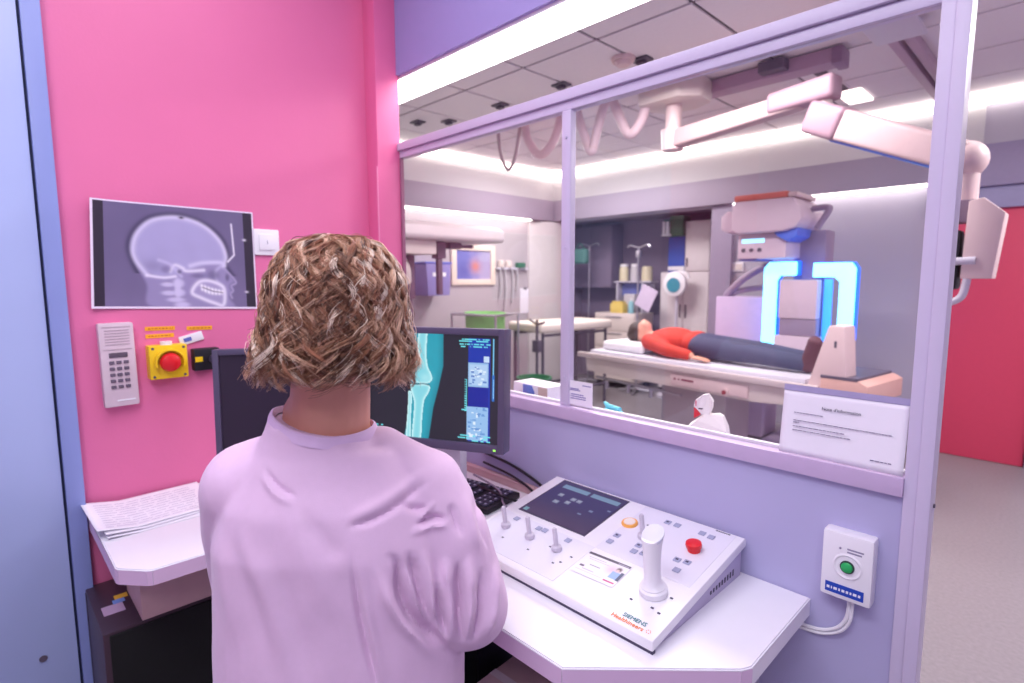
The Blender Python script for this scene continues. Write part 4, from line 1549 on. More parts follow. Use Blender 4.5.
T = 40
tt = np.linspace(0, 1, T)
AX = np.array([HR, HF, (0, 0, 1)])
all_co, all_col, all_rad = [], [], []
pal = np.array([lin(c) for c in ((116, 76, 58), (158, 110, 84), (192, 144, 114), (226, 186, 158), (250, 230, 214), (174, 116, 90), (90, 58, 46))])
NL = 500
ph_a, ph_b = rng.uniform(0, 6, 5), rng.uniform(2, 7, 5)
for i in range(NL):
    side = i % 2 * 2 - 1
    phi = rng.uniform(0, 2.2) * side
    outer = i > NL * .45
    top = i > NL * .70
    l0 = LT * ((.01 + .22 * rng.random()) if outer else (.04 + .50 * rng.random()))
    l1 = LT * rng.uniform(.90, .995) - .016 * max(0, math.cos(phi))
    lay = rng.uniform(1.03, 1.07) if top else rng.uniform(.95, 1.0) if outer else rng.uniform(.84, .93)
    if rng.random() < .15 and not top:
        l1 = l0 + (l1 - l0) * rng.uniform(.6, .9)
    l = l0 + (l1 - l0) * tt
    rho = .82 + (lay - .82) * sst(0, .3, tt)
    # each lock sways to and fro in soft waves and lifts off the head where it turns
    length = l1 - l0
    pitch = rng.uniform(.058, .084) if top else rng.uniform(.060, .086)
    p0 = sum(1.3 * math.sin(ph_b[q_] * phi + ph_a[q_]) for q_ in range(5)) + rng.normal(0, .8)
    grow = .3 + .7 * sst(0, .45, l / LT)
    amp = (rng.uniform(.0095, .0165) if top else rng.uniform(.0080, .0145)) * grow
    drift = rng.normal(0, .010) * tt
    ph = phi + rng.normal(0, .03) + .05 * np.sin(tt * 3 + p0)
    x, y, z = env(l, ph, rho)
    P = np.stack([x, y, z], -1)
    tan = np.gradient(P, axis=0)
    tan /= np.linalg.norm(tan, axis=1)[:, None] + 1e-9
    rad = np.stack([np.sin(ph), -np.cos(ph), 0 * ph + .25], -1)
    rad -= tan * (rad * tan).sum(1)[:, None]
    rad /= np.linalg.norm(rad, axis=1)[:, None]
    bi = np.cross(tan, rad)
    sgn = 1 if rng.random() < .7 else -1
    curl = 1 + 1.0 * sst(.6, 1, tt) * rng.random()
    k = 24
    p1 = rng.uniform(0, 2 * PI)
    hook = sst(.62, .95, tt) * (rng.random() < .7)
    light = rng.random()
    base_col = pal[4] if light < (.16 if top else .06) else pal[3] if light < (.40 if top else .2) else pal[rng.choice([0, 1, 2, 5, 6], p=[.22, .30, .24, .17, .07])]
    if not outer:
        base_col = base_col * .72  # inner locks coloured darker, imitating the shade in the gaps between locks
    on, ob = rng.normal(0, .0013, k), rng.normal(0, .0019, k)
    dp = rng.normal(0, .18, k)
    fz = rng.random(k) < .12
    for j in range(k):
        ang = 2 * PI * (l - l0) / pitch + p0 + dp[j] * (.4 + tt) + (0.9 * rng.normal() * tt if fz[j] else 0)
        spread = 1 - .35 * tt if not fz[j] else 1.3 + 1.6 * tt
        a_ = amp * curl * (1 + (.6 * rng.random() if fz[j] else 0))
        twist = .0022 * np.sin(2 * PI * l / .02 + j)
        Q = P + rad * (a_ * ((.14 if top else .34) * np.cos(2 * ang + p1) * (1 - hook) + .8 * np.cos(ang) * hook) + on[j] * spread)[:, None] + bi * (sgn * a_ * np.sin(ang) + ob[j] * spread + drift)[:, None]
        if fz[j]:
            Q = Q + bi * twist[:, None] * .6
        cut = 1.0 - .12 * rng.random() ** 2
        if cut < 1:
            q = np.linspace(0, cut, T) * (T - 1)
            i0 = np.minimum(q.astype(int), T - 2)
            f = (q - i0)[:, None]
            Q = Q[i0] * (1 - f) + Q[i0 + 1] * f
        all_co.append(Q)
        m_ = rng.uniform(.0, .28)
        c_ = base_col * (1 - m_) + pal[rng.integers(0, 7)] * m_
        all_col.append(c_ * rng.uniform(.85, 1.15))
        all_rad.append(rng.uniform(.00034, .00058))
CO = np.array(all_co)
CO = CO @ AX + np.array(HC - PO)
NS = len(CO)
tn = np.gradient(CO, axis=1)
tn /= np.linalg.norm(tn, axis=2)[..., None] + 1e-9
ref = np.array([.3, .5, .81])
n1 = np.cross(tn, ref)
n1 /= np.linalg.norm(n1, axis=2)[..., None] + 1e-9
n2 = np.cross(tn, n1)
rr = np.array(all_rad)[:, None] * (1 - .55 * tt ** 3)[None]
V = np.stack([CO + (n1 * math.cos(a) + n2 * math.sin(a)) * rr[..., None] for a in (0, 2 * PI / 3, 4 * PI / 3)], 2)      # strand, t, 3, xyz
idx = np.arange(NS * T * 3).reshape(NS, T, 3)
q = np.stack([idx[:, :-1, [0, 1, 2]], idx[:, :-1, [1, 2, 0]], idx[:, 1:, [1, 2, 0]], idx[:, 1:, [0, 1, 2]]], -1).reshape(-1, 4)
hm = raw_mesh('hair', V.reshape(-1, 3), q)
ca = np.ones((NS, T * 3, 4), np.float32)
ca[:, :, :3] = np.array(all_col)[:, None]
a = hm.color_attributes.new('Col', 'FLOAT_COLOR', 'POINT')
a.data.foreach_set('color', np.clip(ca, 0, 1).ravel())
hmat = paint_mat('hair_strands', 0, .38)
hmat.node_tree.nodes['Principled BSDF'].inputs['Specular IOR Level'].default_value = .45
hair = link('hair', hm, hmat, person, smooth=False, label='curly chin-length brown hair with blond highlights')
hm.polygons.foreach_set('use_smooth', [True] * len(hm.polygons))
# dark mass of the inner hair
prim = []
bm = nbm()
nu, nvv = 40, 18
rows = []
for a_ in np.linspace(.02, .90, nvv):
    row = []
    for ph in np.linspace(-2.2, 2.2, nu):
        x, y, z = env(np.array(LT * a_), np.array(ph), .84)
        row.append(bm.verts.new(Vector(HC - PO) + HR * float(x) + HF * float(y) + Z1 * float(z)))
    rows.append(row)
for a_, b_ in zip(rows, rows[1:]):
    for j in range(nu - 1):
        bm.faces.new((a_[j], a_[j + 1], b_[j + 1], b_[j]))
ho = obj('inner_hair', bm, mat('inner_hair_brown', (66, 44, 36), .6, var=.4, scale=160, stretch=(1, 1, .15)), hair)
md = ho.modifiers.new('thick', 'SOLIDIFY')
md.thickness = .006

# swivel stool under the person
t = thing('swivel_stool', 'round grey swivel stool the scrub-topped person sits on', 'stool', PO)
bm = nbm()
lathe(bm, [(.17, .435), (.19, .445), (.19, .485), (.175, .498), (.001, .50)], 28)
obj('seat', bm, BLACK2, t)
bm = nbm()
lathe(bm, [(.03, .08), (.03, .25), (.02, .25), (.02, .435)], 16)
obj('column', bm, METAL, t)
for k in range(5):
    a = 2 * PI * k / 5 + .3
    bm = nbm()
    tube(bm, [(0, 0, .10), (.14 * math.cos(a), .14 * math.sin(a), .085), (.25 * math.cos(a), .25 * math.sin(a), .065)], .016, 8)
    lg = obj('leg', bm, METAL, t)
    bm = nbm()
    cyl(bm, (.25 * math.cos(a) - .012 * math.sin(a), .25 * math.sin(a) + .012 * math.cos(a), .028), (.25 * math.cos(a) + .012 * math.sin(a), .25 * math.sin(a) - .012 * math.cos(a), .028), .028)
    obj('caster', bm, BLACK, lg)
# ------------------------------------------------------------------ the examination room behind the glass
TA = math.radians(-7.75)
t = thing('patient_table', 'long cream patient table with side rail behind the window', 'examination table', (-2.1, 4.25, 0), TA)
bm = nbm()
prism(bm, [(-1.02, .70), (1.05, .70), (1.05, .60), (.62, .565), (-1.0, .575)], -.36, .36, lambda a, b, h: (a, h, b), bev=.006)
obj('body', bm, CREAM, t)
bm = nbm()
bx(bm, -1.10, -.392, .700, 1.06, -.350, .745, bev=.008)
bx(bm, -1.10, .350, .700, 1.06, .392, .745, bev=.008)
obj('side_rail', bm, mat('rail_grey_cream', (206, 190, 190), .4), t)
bm = nbm()
bx(bm, -1.04, -.349, .7005, 1.05, .349, .735, bev=.004)
obj('table_top', bm, WHITEM, t)
bm = nbm()
bx(bm, -1.0, -.32, .7355, .96, .32, .768, bev=.012)
obj('mattress', bm, mat('mattress_grey_white', (208, 204, 216), .7), t)
bm = nbm()
prism(bm, [(-.05, .675), (.60, .675), (.60, .585), (-.05, .59)], -.374, -.361, lambda a, b, h: (a, h, b), bev=.003)
obj('front_panel', bm, CREAMP, t)
bm = nbm()
for x, l in ((-.02, .02), (.02, .012), (.05, .11)):
    bx(bm, x, -.3755, .632, x + l, -.3740, .648)
obj('print', bm, mat('maroon_ink', (130, 60, 80), .6), t)
bm = nbm()
cyl(bm, (.43, -.374, .605), (.43, -.392, .605), .028)
obj('knob_plate', bm, CREAMP, t)
bm = nbm()
cyl(bm, (.43, -.3925, .605), (.43, -.400, .605), .016)
obj('knob', bm, mat('dark_red_knob', (150, 50, 60), .4), t)
box('pedestal', (-.30, -.16, .05, .30, .18, .565), mat('pedestal_grey', (186, 178, 184), .5), t, bev=.01)
box('pedestal_foot', (-.55, -.24, 0, .55, .26, .05), mat('pedestal_grey', (186, 178, 184), .5), t, bev=.01)
bm = nbm()
cyl(bm, (-.93, -.30, .52), (.0, -.30, .50), .012)
for x in (-.8, -.55, -.3):
    cyl(bm, (x, -.30, .5), (x, -.30, .43), .018)
obj('under_rail', bm, METAL, t)
bm = nbm()
prism(bm, [(.97, .72), (1.21, .735), (1.18, 1.125), (1.085, 1.125)], -.33, -.18, lambda a, b, h: (a, h, b), bev=.014)
obj('foot_plate', bm, CREAMP, t)
bm = nbm()
bx(bm, 1.125, -.3312, .99, 1.14, -.329, 1.03)
obj('foot_plate_slot', bm, DKGREY, t)
bm = nbm()
prism(bm, [(1.06, .66), (1.33, .66), (1.33, .775), (1.28, .80), (1.06, .80)], -.34, .20, lambda a, b, h: (a, h, b), bev=.008)
obj('end_carriage', bm, mat('carriage_peach', (222, 176, 164), .45), t)
box('carriage_shadow_gap', (1.06, -.3415, .798, 1.27, .18, .815), DKGREY, t)

t = thing('pillow', 'flat white pillow under the lying patient head', 'pillow', (-2.1, 4.25, .768), TA)
bm = nbm()
bx(bm, -.93, -.24, .0, -.46, .26, .085, bev=.035, seg=3)
obj('cushion', bm, WHITEM, t)

# lying patient
p = thing('patient', 'person lying on the table in red top and dark jeans', 'person', (-2.1, 4.25, 0), TA)
E3 = Matrix.Identity(3)
bp = [('e', (-.66, 0, .945), (.10, .076, .092)), ('e', (-.635, 0, .985), (.07, .06, .06)), ('c', (-.655, 0, 1.01), (-.64, 0, 1.045), .012, .012), ('e', (-.605, 0, 1.0), (.02, .03, .012)), ('c', (-.60, 0, .91), (-.49, 0, .885), .052, .056),
      ('e', (-.30, 0, .885), (.21, .155, .10)), ('e', (-.02, 0, .87), (.15, .15, .092))]
for s in (-1, 1):
    bp += [('c', (-.44, s * .17, .875), (-.20, s * .235, .835), .048, .038), ('c', (-.20, s * .235, .835), (.03, s * .235, .815), .036, .026),
           ('e', (.08, s * .23, .80), (.05, .034, .016))]
    for k, (o, l) in enumerate(((-.026, .055), (-.009, .065), (.009, .068), (.026, .056))):
        bp += [('c', (.11, s * .23 + o, .800), (.125 + l * .6, s * .23 + o, .795), .0095, .009), ('c', (.125 + l * .6, s * .23 + o, .795), (.125 + l, s * .23 + o, .785), .009, .007)]
    bp += [('c', (.06, s * .195, .802), (.115, s * .175, .795), .012, .009)]
    bp += [('c', (.02, s * .085, .865), (.46, s * .10, .855), .078, .058), ('c', (.46, s * .10, .855), (.86, s * .095, .825), .054, .036), ('c', (.87, s * .095, .82), (.91, s * .12, .97), .038, .026)]
link('body', blob(bp, .006, 3), SKIN, p)
tp = [('e', (-.30, 0, .89), (.225, .172, .115)), ('e', (-.08, 0, .885), (.10, .16, .105)), ('c', (-.50, -.0, .88), (-.46, 0, .88), .066, .09)]
for s in (-1, 1):
    tp += [('c', (-.44, s * .165, .88), (-.20, s * .238, .838), .070, .056), ('c', (-.20, s * .238, .838), (.0, s * .236, .818), .055, .042)]
link('red_top', blob(tp, .009, 4), mat('red_cloth', (206, 62, 46), .8), p)
tp = [('e', (.0, 0, .875), (.15, .168, .104))]
for s in (-1, 1):
    tp += [('c', (.03, s * .09, .872), (.46, s * .10, .862), .090, .072), ('c', (.46, s * .10, .862), (.84, s * .096, .835), .070, .056)]
link('jeans', blob(tp, .009, 4), mat('dark_blue_jeans', (66, 70, 100), .8, var=.15), p)
for s in (-1, 1):
    link('shoe', blob([('c', (.865, s * .095, .825), (.915, s * .125, .99), .052, .044), ('c', (.90, s * .095, .81), (.935, s * .125, .99), .034, .03)], .008, 3), mat('maroon_shoe', (92, 50, 62), .6), p)
link('hair', blob([('e', (-.70, 0, .945), (.098, .092, .092)), ('e', (-.735, 0, .91), (.07, .09, .07)), ('e', (-.685, 0, 1.0), (.055, .062, .042))], .009, 3), mat('dark_brown_hair', (70, 54, 52), .6, var=.3, scale=90), p)
bm = nbm()
for s in (-1, 1):
    ball(bm, (-.655, s * .028, 1.026), .011, 2)
obj('eyes', bm, mat('eye_dark', (60, 44, 40), .4), p)
bm = nbm()
ball(bm, (-.608, 0, 1.010), (.008, .020, .006), 2)
obj('mouth', bm, mat('lips', (190, 100, 96), .4), p)

# x-ray tower with the lit blue frames
t = thing('x_ray_tower', 'tall x-ray tower with glowing blue frames behind the patient table', 'x-ray machine', (-1.55, 4.85, 0))
O = Vector((-1.55, 4.85, 0))


def wb(name, d, m, bev=0, par=None, **k):
    bm = nbm()
    bx(bm, d[0] - O.x, d[1] - O.y, d[2], d[3] - O.x, d[4] - O.y, d[5], bev=bev)
    return obj(name, bm, m, par or t, **k)


ENA = mat('tower_enamel', (214, 192, 206), .45, var=.02)
ENG = mat('tower_grey', (152, 134, 158), .45, var=.02)
wb('column', (-1.66, 4.86, .04, -1.43, 5.08, 1.80), ENG, .012)
wb('base', (-1.80, 4.60, 0, -1.05, 5.2, .06), ENG, .01)
bm = nbm()
prism(bm, [(-2.02, 1.80), (-1.97, 1.775), (-1.62, 1.775), (-1.52, 1.80), (-1.485, 1.86), (-1.50, 1.95), (-1.56, 2.03), (-2.0, 2.03), (-2.025, 1.98)], 4.45, 5.0, lambda a, b, h: (a - O.x, h - O.y, b), bev=.03)
obj('tube_head', bm, ENA, t)
bm = nbm()
prism(bm, [(-2.14, 1.82), (-2.09, 1.79), (-2.03, 1.80), (-2.03, 1.96), (-2.09, 1.97), (-2.14, 1.93)], 4.52, 4.92, lambda a, b, h: (a - O.x, h - O.y, b), bev=.02)
obj('tube_end', bm, ENA, t)
wb('red_cover', (-2.01, 4.47, 2.031, -1.60, 4.9, 2.078), mat('salmon_red_cover', (226, 120, 104), .5), .012)
wb('red_cover_side', (-1.598, 4.47, 2.031, -1.53, 4.9, 2.066), CREAMP, .012)
cb = wb('collimator', (-2.0, 4.55, 1.575, -1.62, 4.95, 1.774), ENA, .014)
bm = nbm()
bx(bm, -1.965 - O.x, 4.548 - O.y, 1.702, -1.785 - O.x, 4.5495 - O.y, 1.735)
obj('display', bm, glow('pale_cyan_display', (150, 220, 250), 1.6), cb)
bm = nbm()
for k in range(3):
    cyl(bm, (-1.95 + k * .065 - O.x, 4.551 - O.y, 1.645), (-1.95 + k * .065 - O.x, 4.540 - O.y, 1.645), .016)
obj('dial', bm, DKGREY, cb)
wb('underside_strip', (-1.99, 4.57, 1.562, -1.85, 4.93, 1.5745), mat('strip_blue', (90, 90, 170), .4), 0, cb)
bm = nbm()
prism(bm, [(-1.70, 1.772), (-1.52, 1.80), (-1.53, 1.74), (-1.60, 1.70), (-1.66, 1.735)], 4.50, 4.80, lambda a, b, h: (a - O.x, h - O.y, b), bev=.006)
obj('blue_handle', bm, mat('blue_handle', (90, 120, 226), .35), t)
bm = nbm()
tube(bm, [(-1.49 - O.x, -.15, 1.95), (-1.38 - O.x, -.18, 1.95), (-1.37 - O.x, -.18, 1.92), (-1.45 - O.x, -.16, 1.80)], .024, 10, 4)
obj('hose_bracket', bm, ENG, t)


def led(pts, name):
    # bright front face with a deeper blue rim behind it
    bm = nbm()
    prism(bm, pts, 4.735, 4.765, lambda a, b, h: (a - O.x, h - O.y, b), bev=.006)
    f = obj(name, bm, LEDB, t)
    cx = sum(p_[0] for p_ in pts) / len(pts)
    cz = sum(p_[1] for p_ in pts) / len(pts)
    bm = nbm()
    prism(bm, pts, 4.770, 4.84, lambda a, b, h: (cx + (a - cx) * 1.06 - O.x, h - O.y, cz + (b - cz) * 1.03), bev=.006)
    obj('frame_rim', bm, LEDD, f)


led([(-1.745, .80), (-1.85, .80), (-1.85, 1.50), (-1.81, 1.55), (-1.60, 1.55), (-1.60, 1.44), (-1.72, 1.44), (-1.745, 1.40)], 'light_frame')
led([(-1.285, .95), (-1.18, .95), (-1.18, 1.49), (-1.21, 1.535), (-1.475, 1.535), (-1.475, 1.425), (-1.32, 1.425), (-1.285, 1.39)], 'light_frame')
bm = nbm()
bx(bm, -1.395 - O.x, -.10, .80, -1.34 - O.x, -.06, 1.41, bev=.006)
obj('inner_light', bm, glow('blue_led_inner', (50, 140, 250), 1.8), t)
wb('detector_panel', (-1.68, 4.62, 1.10, -1.40, 4.72, 1.405), ENA, .012)
wb('detector_window', (-1.67, 4.63, .965, -1.40, 4.715, 1.098), ENG, .006)
wb('lower_panel', (-1.70, 4.61, .62, -1.38, 4.73, .962), ENA, .01)
t = thing('equipment_cabinet', 'lilac equipment cabinet left of the blue lit frames', 'cabinet', (-2.09, 5.05, 0))
box('body', (-.24, -.16, .02, .22, .18, 1.255), mat('cabinet_lilac', (206, 184, 216), .45), t, bev=.01)
box('plinth', (-.22, -.14, 0, .20, .16, .0195), DKGREY, t)
bm = nbm()
tube(bm, [(-.19, -.05, 1.256), (-.16, -.06, 1.30), (-.02, -.08, 1.42), (.12, -.10, 1.50), (.20, -.12, 1.525)], .032, 10)
tube(bm, [(-.19, -.02, 1.256), (-.10, -.03, 1.30), (.05, -.04, 1.33), (.20, -.06, 1.34)], .026, 10)
obj('cable_arm', bm, ENG, t)
t = thing('wall_socket', 'cream double socket on the far wall left of the x-ray tower', 'socket', (-2.475, 5.6, 1.535))
box('plate', (-.09, -.018, -.045, .088, .0, .048), WHITEM, t, bev=.004)
box('insert', (-.075, -.022, -.03, -.008, -.0185, .03), CREAM, t)
box('insert', (.008, -.022, -.03, .075, -.0185, .03), CREAM, t)

# alcove furniture
t = thing('drawer_cart', 'cream drawer cart with jars in the purple alcove', 'cart', (-4.15, 6.08, 0))
box('body', (-.31, -.20, .09, .31, .22, .985), CREAM, t, bev=.008)
for k in range(4):
    dd = box('drawer', (-.295, -.214, .125 + k * .212, .295, -.2005, .325 + k * .212), CREAM, t, bev=.004)
    box('drawer_handle', (-.12, -.226, .295 + k * .212, .12, -.2145, .307 + k * .212), METAL, dd)
bm = nbm()
for sx in (-.26, .26):
    for sy in (-.15, .17):
        cyl(bm, (sx - .015, sy, .045), (sx + .015, sy, .045), .045)
obj('wheels', bm, BLACK2, t)
bm = nbm()
for sx in (-.12, .26):
    bx(bm, sx - .012, .02, .9855, sx + .012, .16, 1.395)
bx(bm, -.16, .0, 1.375, .40, .18, 1.392)
bx(bm, -.14, .15, 1.17, .36, .165, 1.36)
obj('rack', bm, GREYW, t)
bm = nbm()
bx(bm, -.10, .11, 1.20, .24, .145, 1.36)
obj('blue_bins', bm, mat('blue_bin', (104, 110, 176), .5), t)
for i, (x, m_, w_) in enumerate(((-4.21, 'jar_cream', .062), (-4.045, 'jar_grey', .058), (-3.865, 'jar_cream', .070))):
    lab = ('left cream jar with white lid on the cart rack', 'middle greyish jar with white lid on the cart rack', 'right wider cream jar without lid on the cart rack')[i]
    t = thing('jar', lab, 'jar', (x, 6.17, 1.3925), group='jars on the cart rack')
    bm = nbm()
    lathe(bm, [(w_, 0), (w_, .16), (w_ * .8, .185), (.001, .186)], 16)
    obj('body', bm, mat(m_, (226, 214, 180) if m_ == 'jar_cream' else (196, 190, 196), .4), t)
    if i < 2:
        bm = nbm()
        lathe(bm, [(w_ * .9, .187), (w_ * .9, .22), (.001, .2205)], 16)
        obj('lid', bm, WHITEM, t)
t = thing('sharps_box', 'yellow box standing on top of the cream drawer cart', 'box', (-4.14, 5.97, .9855))
box('body', (-.10, -.06, 0, .09, .06, .12), mat('yellow_box', (232, 204, 100), .5), t, bev=.008)
box('lid', (-.08, -.05, .1205, .07, .05, .15), mat('yellow_box', (232, 204, 100), .5), t, bev=.006)
t = thing('spray_bottle', 'small teal bottle right of the yellow box on the cart', 'bottle', (-3.96, 5.97, .9855))
bm = nbm()
lathe(bm, [(.036, 0), (.036, .13), (.015, .16), (.001, .161)], 16)
obj('body', bm, mat('bottle_teal', (140, 190, 200), .35), t)
bm = nbm()
lathe(bm, [(.013, .1615), (.013, .19), (.001, .191)], 12)
obj('cap', bm, WHITEM, t)
t = thing('grey_carton', 'grey white carton behind the yellow box on the cart', 'box', (-4.06, 6.12, .9855))
box('body', (-.08, -.05, 0, .08, .05, .235), mat('carton_greywhite', (206, 200, 206), .6), t, bev=.003)
box('flap', (-.08, -.051, .2355, .08, .048, .239), WHITEM, t)

t = thing('drip_stand', 'thin metal drip stand beside the drawer cart holding a paper sheet', 'drip stand', (-3.79, 5.85, 0))
bm = nbm()
cyl(bm, (0, 0, .04), (0, 0, 1.80), .012)
obj('pole', bm, METAL, t)
bm = nbm()
tube(bm, [(-.16, 0, 1.80), (-.12, 0, 1.83), (0, 0, 1.80), (.12, 0, 1.83), (.16, 0, 1.80)], .010, 8)
bx(bm, -.03, -.02, 1.68, .03, .02, 1.76, bev=.006)
obj('hooks', bm, METAL, t)
bm = nbm()
for k in range(4):
    a = k * PI / 2 + .4
    tube(bm, [(0, 0, .06), (.22 * math.cos(a), .22 * math.sin(a), .03)], .016, 8, 0)
obj('foot', bm, METAL, t)
bm = nbm()
bx(bm, -.11, -.018, 1.05, .11, -.0125, 1.33)
bmesh.ops.rotate(bm, cent=(0, 0, 1.19), matrix=Matrix.Rotation(.45, 3, 'Y'), verts=bm.verts)
bmesh.ops.translate(bm, vec=(.13, 0, 0), verts=bm.verts)
obj('paper_sheet', bm, mat('lilac_paper', (214, 196, 220), .8), t)
t = thing('drip_stand', 'thin metal drip stand left of the drawer cart', 'drip stand', (-4.62, 5.95, 0))
bm = nbm()
cyl(bm, (0, 0, .04), (0, 0, 1.86), .012)
obj('pole', bm, METAL, t)
bm = nbm()
tube(bm, [(-.16, 0, 1.86), (-.12, 0, 1.89), (0, 0, 1.86), (.12, 0, 1.89), (.16, 0, 1.86)], .010, 8)
obj('hooks', bm, METAL, t)
bm = nbm()
for k in range(4):
    a = k * PI / 2 + .4
    tube(bm, [(0, 0, .06), (.2 * math.cos(a), .2 * math.sin(a), .03)], .016, 8, 0)
obj('foot', bm, METAL, t)
t = thing('wall_cupboard', 'grey violet wall cupboard on the back of the alcove', 'cupboard', (-4.86, 6.5, 1.30))
box('body', (-.27, -.26, 0, .40, 0, .84), mat('cupboard_violet', (128, 112, 138), .5), t, bev=.004)
box('door', (-.262, -.272, .008, .062, -.2605, .832), mat('cupboard_violet_light', (140, 124, 148), .5), t, bev=.003)
box('door', (.068, -.272, .008, .392, -.2605, .832), mat('cupboard_violet_light', (140, 124, 148), .5), t, bev=.003)
t = thing('green_bag', 'dark green bag hanging on the left drip stand', 'bag', (-4.70, 5.85, 1.62))
bm = nbm()
bx(bm, -.13, -.05, 0, .13, .05, .20, bev=.04, seg=3)
obj('bag', bm, mat('green_bag_cloth', (74, 124, 116), .7), t)
bm = nbm()
tube(bm, [(-.08, 0, .19), (0, 0, .27), (.08, 0, .19)], .008, 8)
obj('strap', bm, mat('green_bag_cloth', (74, 124, 116), .7), t)

t = thing('tall_cabinet', 'tall white double cabinet at the right end of the alcove', 'cabinet', (-3.28, 6.30, 0))
box('body', (-.38, -.14, .05, .26, .18, 1.50), mat('cabinet_white', (216, 206, 208), .5), t, bev=.004)
box('upper_body', (-.06, -.14, 1.503, .26, .18, 2.10), mat('cabinet_white', (216, 206, 208), .5), t, bev=.004)
for x0, x1, z0, z1 in ((-.372, -.066, .06, 1.49), (-.054, .252, .06, 1.49), (-.054, .252, 1.515, 2.09)):
    dd = box('door', (x0, -.152, z0, x1, -.1405, z1), mat('cabinet_white_door', (222, 212, 214), .5), t, bev=.003)
    box('door_handle', (x1 - .04 if x0 < -.1 else x0 + .02, -.166, max(z0 + .3, .95) if z1 < 1.6 else z0 + .05, x1 - .025 if x0 < -.1 else x0 + .035, -.1525, max(z0 + .3, .95) + .16 if z1 < 1.6 else z0 + .15), DKGREY, dd)
box('plinth', (-.37, -.12, 0, .25, .16, .0495), DKGREY, t)
t = thing('blue_poster', 'blue poster on the alcove wall left of the tall white cabinet top', 'poster', (-3.50, 6.28, 1.5035))
box('board', (-.13, -.006, .0, .09, .006, .43), BLUEP, t)
box('white_strip', (-.13, -.0075, .02, .09, -.0062, .07), WHITEM, t)
t = thing('green_box', 'dark green box on top of the blue poster board', 'box', (-3.46, 6.20, 1.934))
box('body', (-.14, -.10, 0, .11, .10, .20), GREEND, t, bev=.006)
box('lid', (-.06, -.104, .2005, .114, .104, .236), mat('green_lid', (70, 130, 100), .5), t, bev=.004)
t = thing('white_folder', 'white folders leaning against the dark green box', 'folder', (-3.545, 6.075, 1.975))
box('folder', (-.05, -.02, -.02, -.02, .02, .13), WHITEM, t)
box('folder', (.0, -.02, -.02, .03, .02, .13), WHITEM, t)
box('shelf_clip', (-.06, -.022, -.041, .05, .023, -.0205), WHITEM, t)

t = thing('round_lamp', 'white round lamp with teal face in front of the tall cabinet', 'lamp', (-3.33, 5.92, 0))
bm = nbm()
lathe(bm, [(.13, -.03), (.145, -.02), (.15, .02), (.12, .05), (.001, .055)], 24, Matrix.Translation((0, 0, 1.36)) @ XYZ((1, 0, 0), (0, 0, 1), (0, 1, 0)))
obj('lamp_head', bm, WHITEM, t)
bm = nbm()
lathe(bm, [(.085, -.040), (.085, -.032), (.001, -.0315)], 24, Matrix.Translation((0, 0, 1.345)) @ XYZ((1, 0, 0), (0, 0, 1), (0, 1, 0)))
obj('lamp_face', bm, mat('lamp_teal', (50, 140, 160), .3), t)
bm = nbm()
tube(bm, [(.0, .03, 1.49), (.06, .03, 1.50), (.14, .03, 1.47), (.16, .03, 1.42)], .02, 10)
obj('lamp_handle', bm, WHITEM, t)
bm = nbm()
cyl(bm, (0, .05, .05), (0, .05, 1.25), .018)
lathe(bm, [(.20, 0), (.20, .03), (.03, .05), (.001, .051)], 20, Matrix.Translation((0, .05, 0)))
obj('lamp_stand', bm, GREYW, t)

# left wall of the examination room
t = thing('framed_picture', 'blue picture in a white frame on the left examination wall', 'picture', (XL, 4.20, 1.585), PI / 2)
bm = nbm()
for d_ in ((-.33, -.03, -.23, -.26, 0, .23), (.26, -.03, -.23, .33, 0, .23), (-.26, -.03, .165, .26, 0, .23), (-.26, -.03, -.23, .26, 0, -.165)):
    bx(bm, *d_, bev=.004)
obj('frame', bm, mat('frame_cream', (232, 214, 200), .5), t)


def blue_print(u, v):
    img = np.zeros(u.shape + (3,)) + np.array(lin((112, 120, 190)))
    img = over(img, (190, 176, 200), sst(.2, .8, u + .3 * fuzz(u, v, 14, 2)) * .7)
    img = over(img, (206, 130, 120), np.exp(-(((u - .55) / .14) ** 2 + ((v - .55) / .2) ** 2)))
    img = over(img, (80, 86, 160), np.exp(-(((u - .2) / .2) ** 2 + ((v - .7) / .3) ** 2)) * .6)
    return img


pp = painted('print', .52, .33, 40, 26, blue_print, paint_mat('blue_picture', rough=.4), t)
pp.location = (-.26, -.012, -.165)
t = thing('wall_paper_sheet', 'white paper sheet hanging on the left examination wall near the corner', 'paper', (XL, 5.06, 1.145), PI / 2)
box('sheet', (-.085, -.010, -.16, .085, 0, .16), PAPER, t)
box('clip', (-.03, -.016, .15, .03, -.0105, .175), METAL, t)
t = thing('wall_rail', 'metal rail of hanging bottles and hoses right of the framed picture', 'rail', (XL, 4.78, 1.55), PI / 2)
box('rail', (-.24, -.05, -.012, .30, 0, .012), GREYW, t, bev=.003)
bm = nbm()
for x, l in ((-.18, .35), (-.10, .5), (.02, .42), (.10, .28)):
    tube(bm, [(x, -.04, -.012), (x + .01, -.05, -l * .5), (x - .01, -.045, -l)], .010, 8)
obj('hose', bm, mat('pale_hose', (190, 184, 190), .5), t)
bm = nbm()
for x in (-.16, -.03):
    lathe(bm, [(.04, .0125), (.045, .05), (.04, .09), (.01, .10)], 14, Matrix.Translation((x, -.03, 0)))
obj('flow_meter', bm, CREAM, t)
bm = nbm()
bx(bm, .10, -.08, .0125, .22, -.01, .075, bev=.008)
obj('green_valve', bm, GREEND, t)

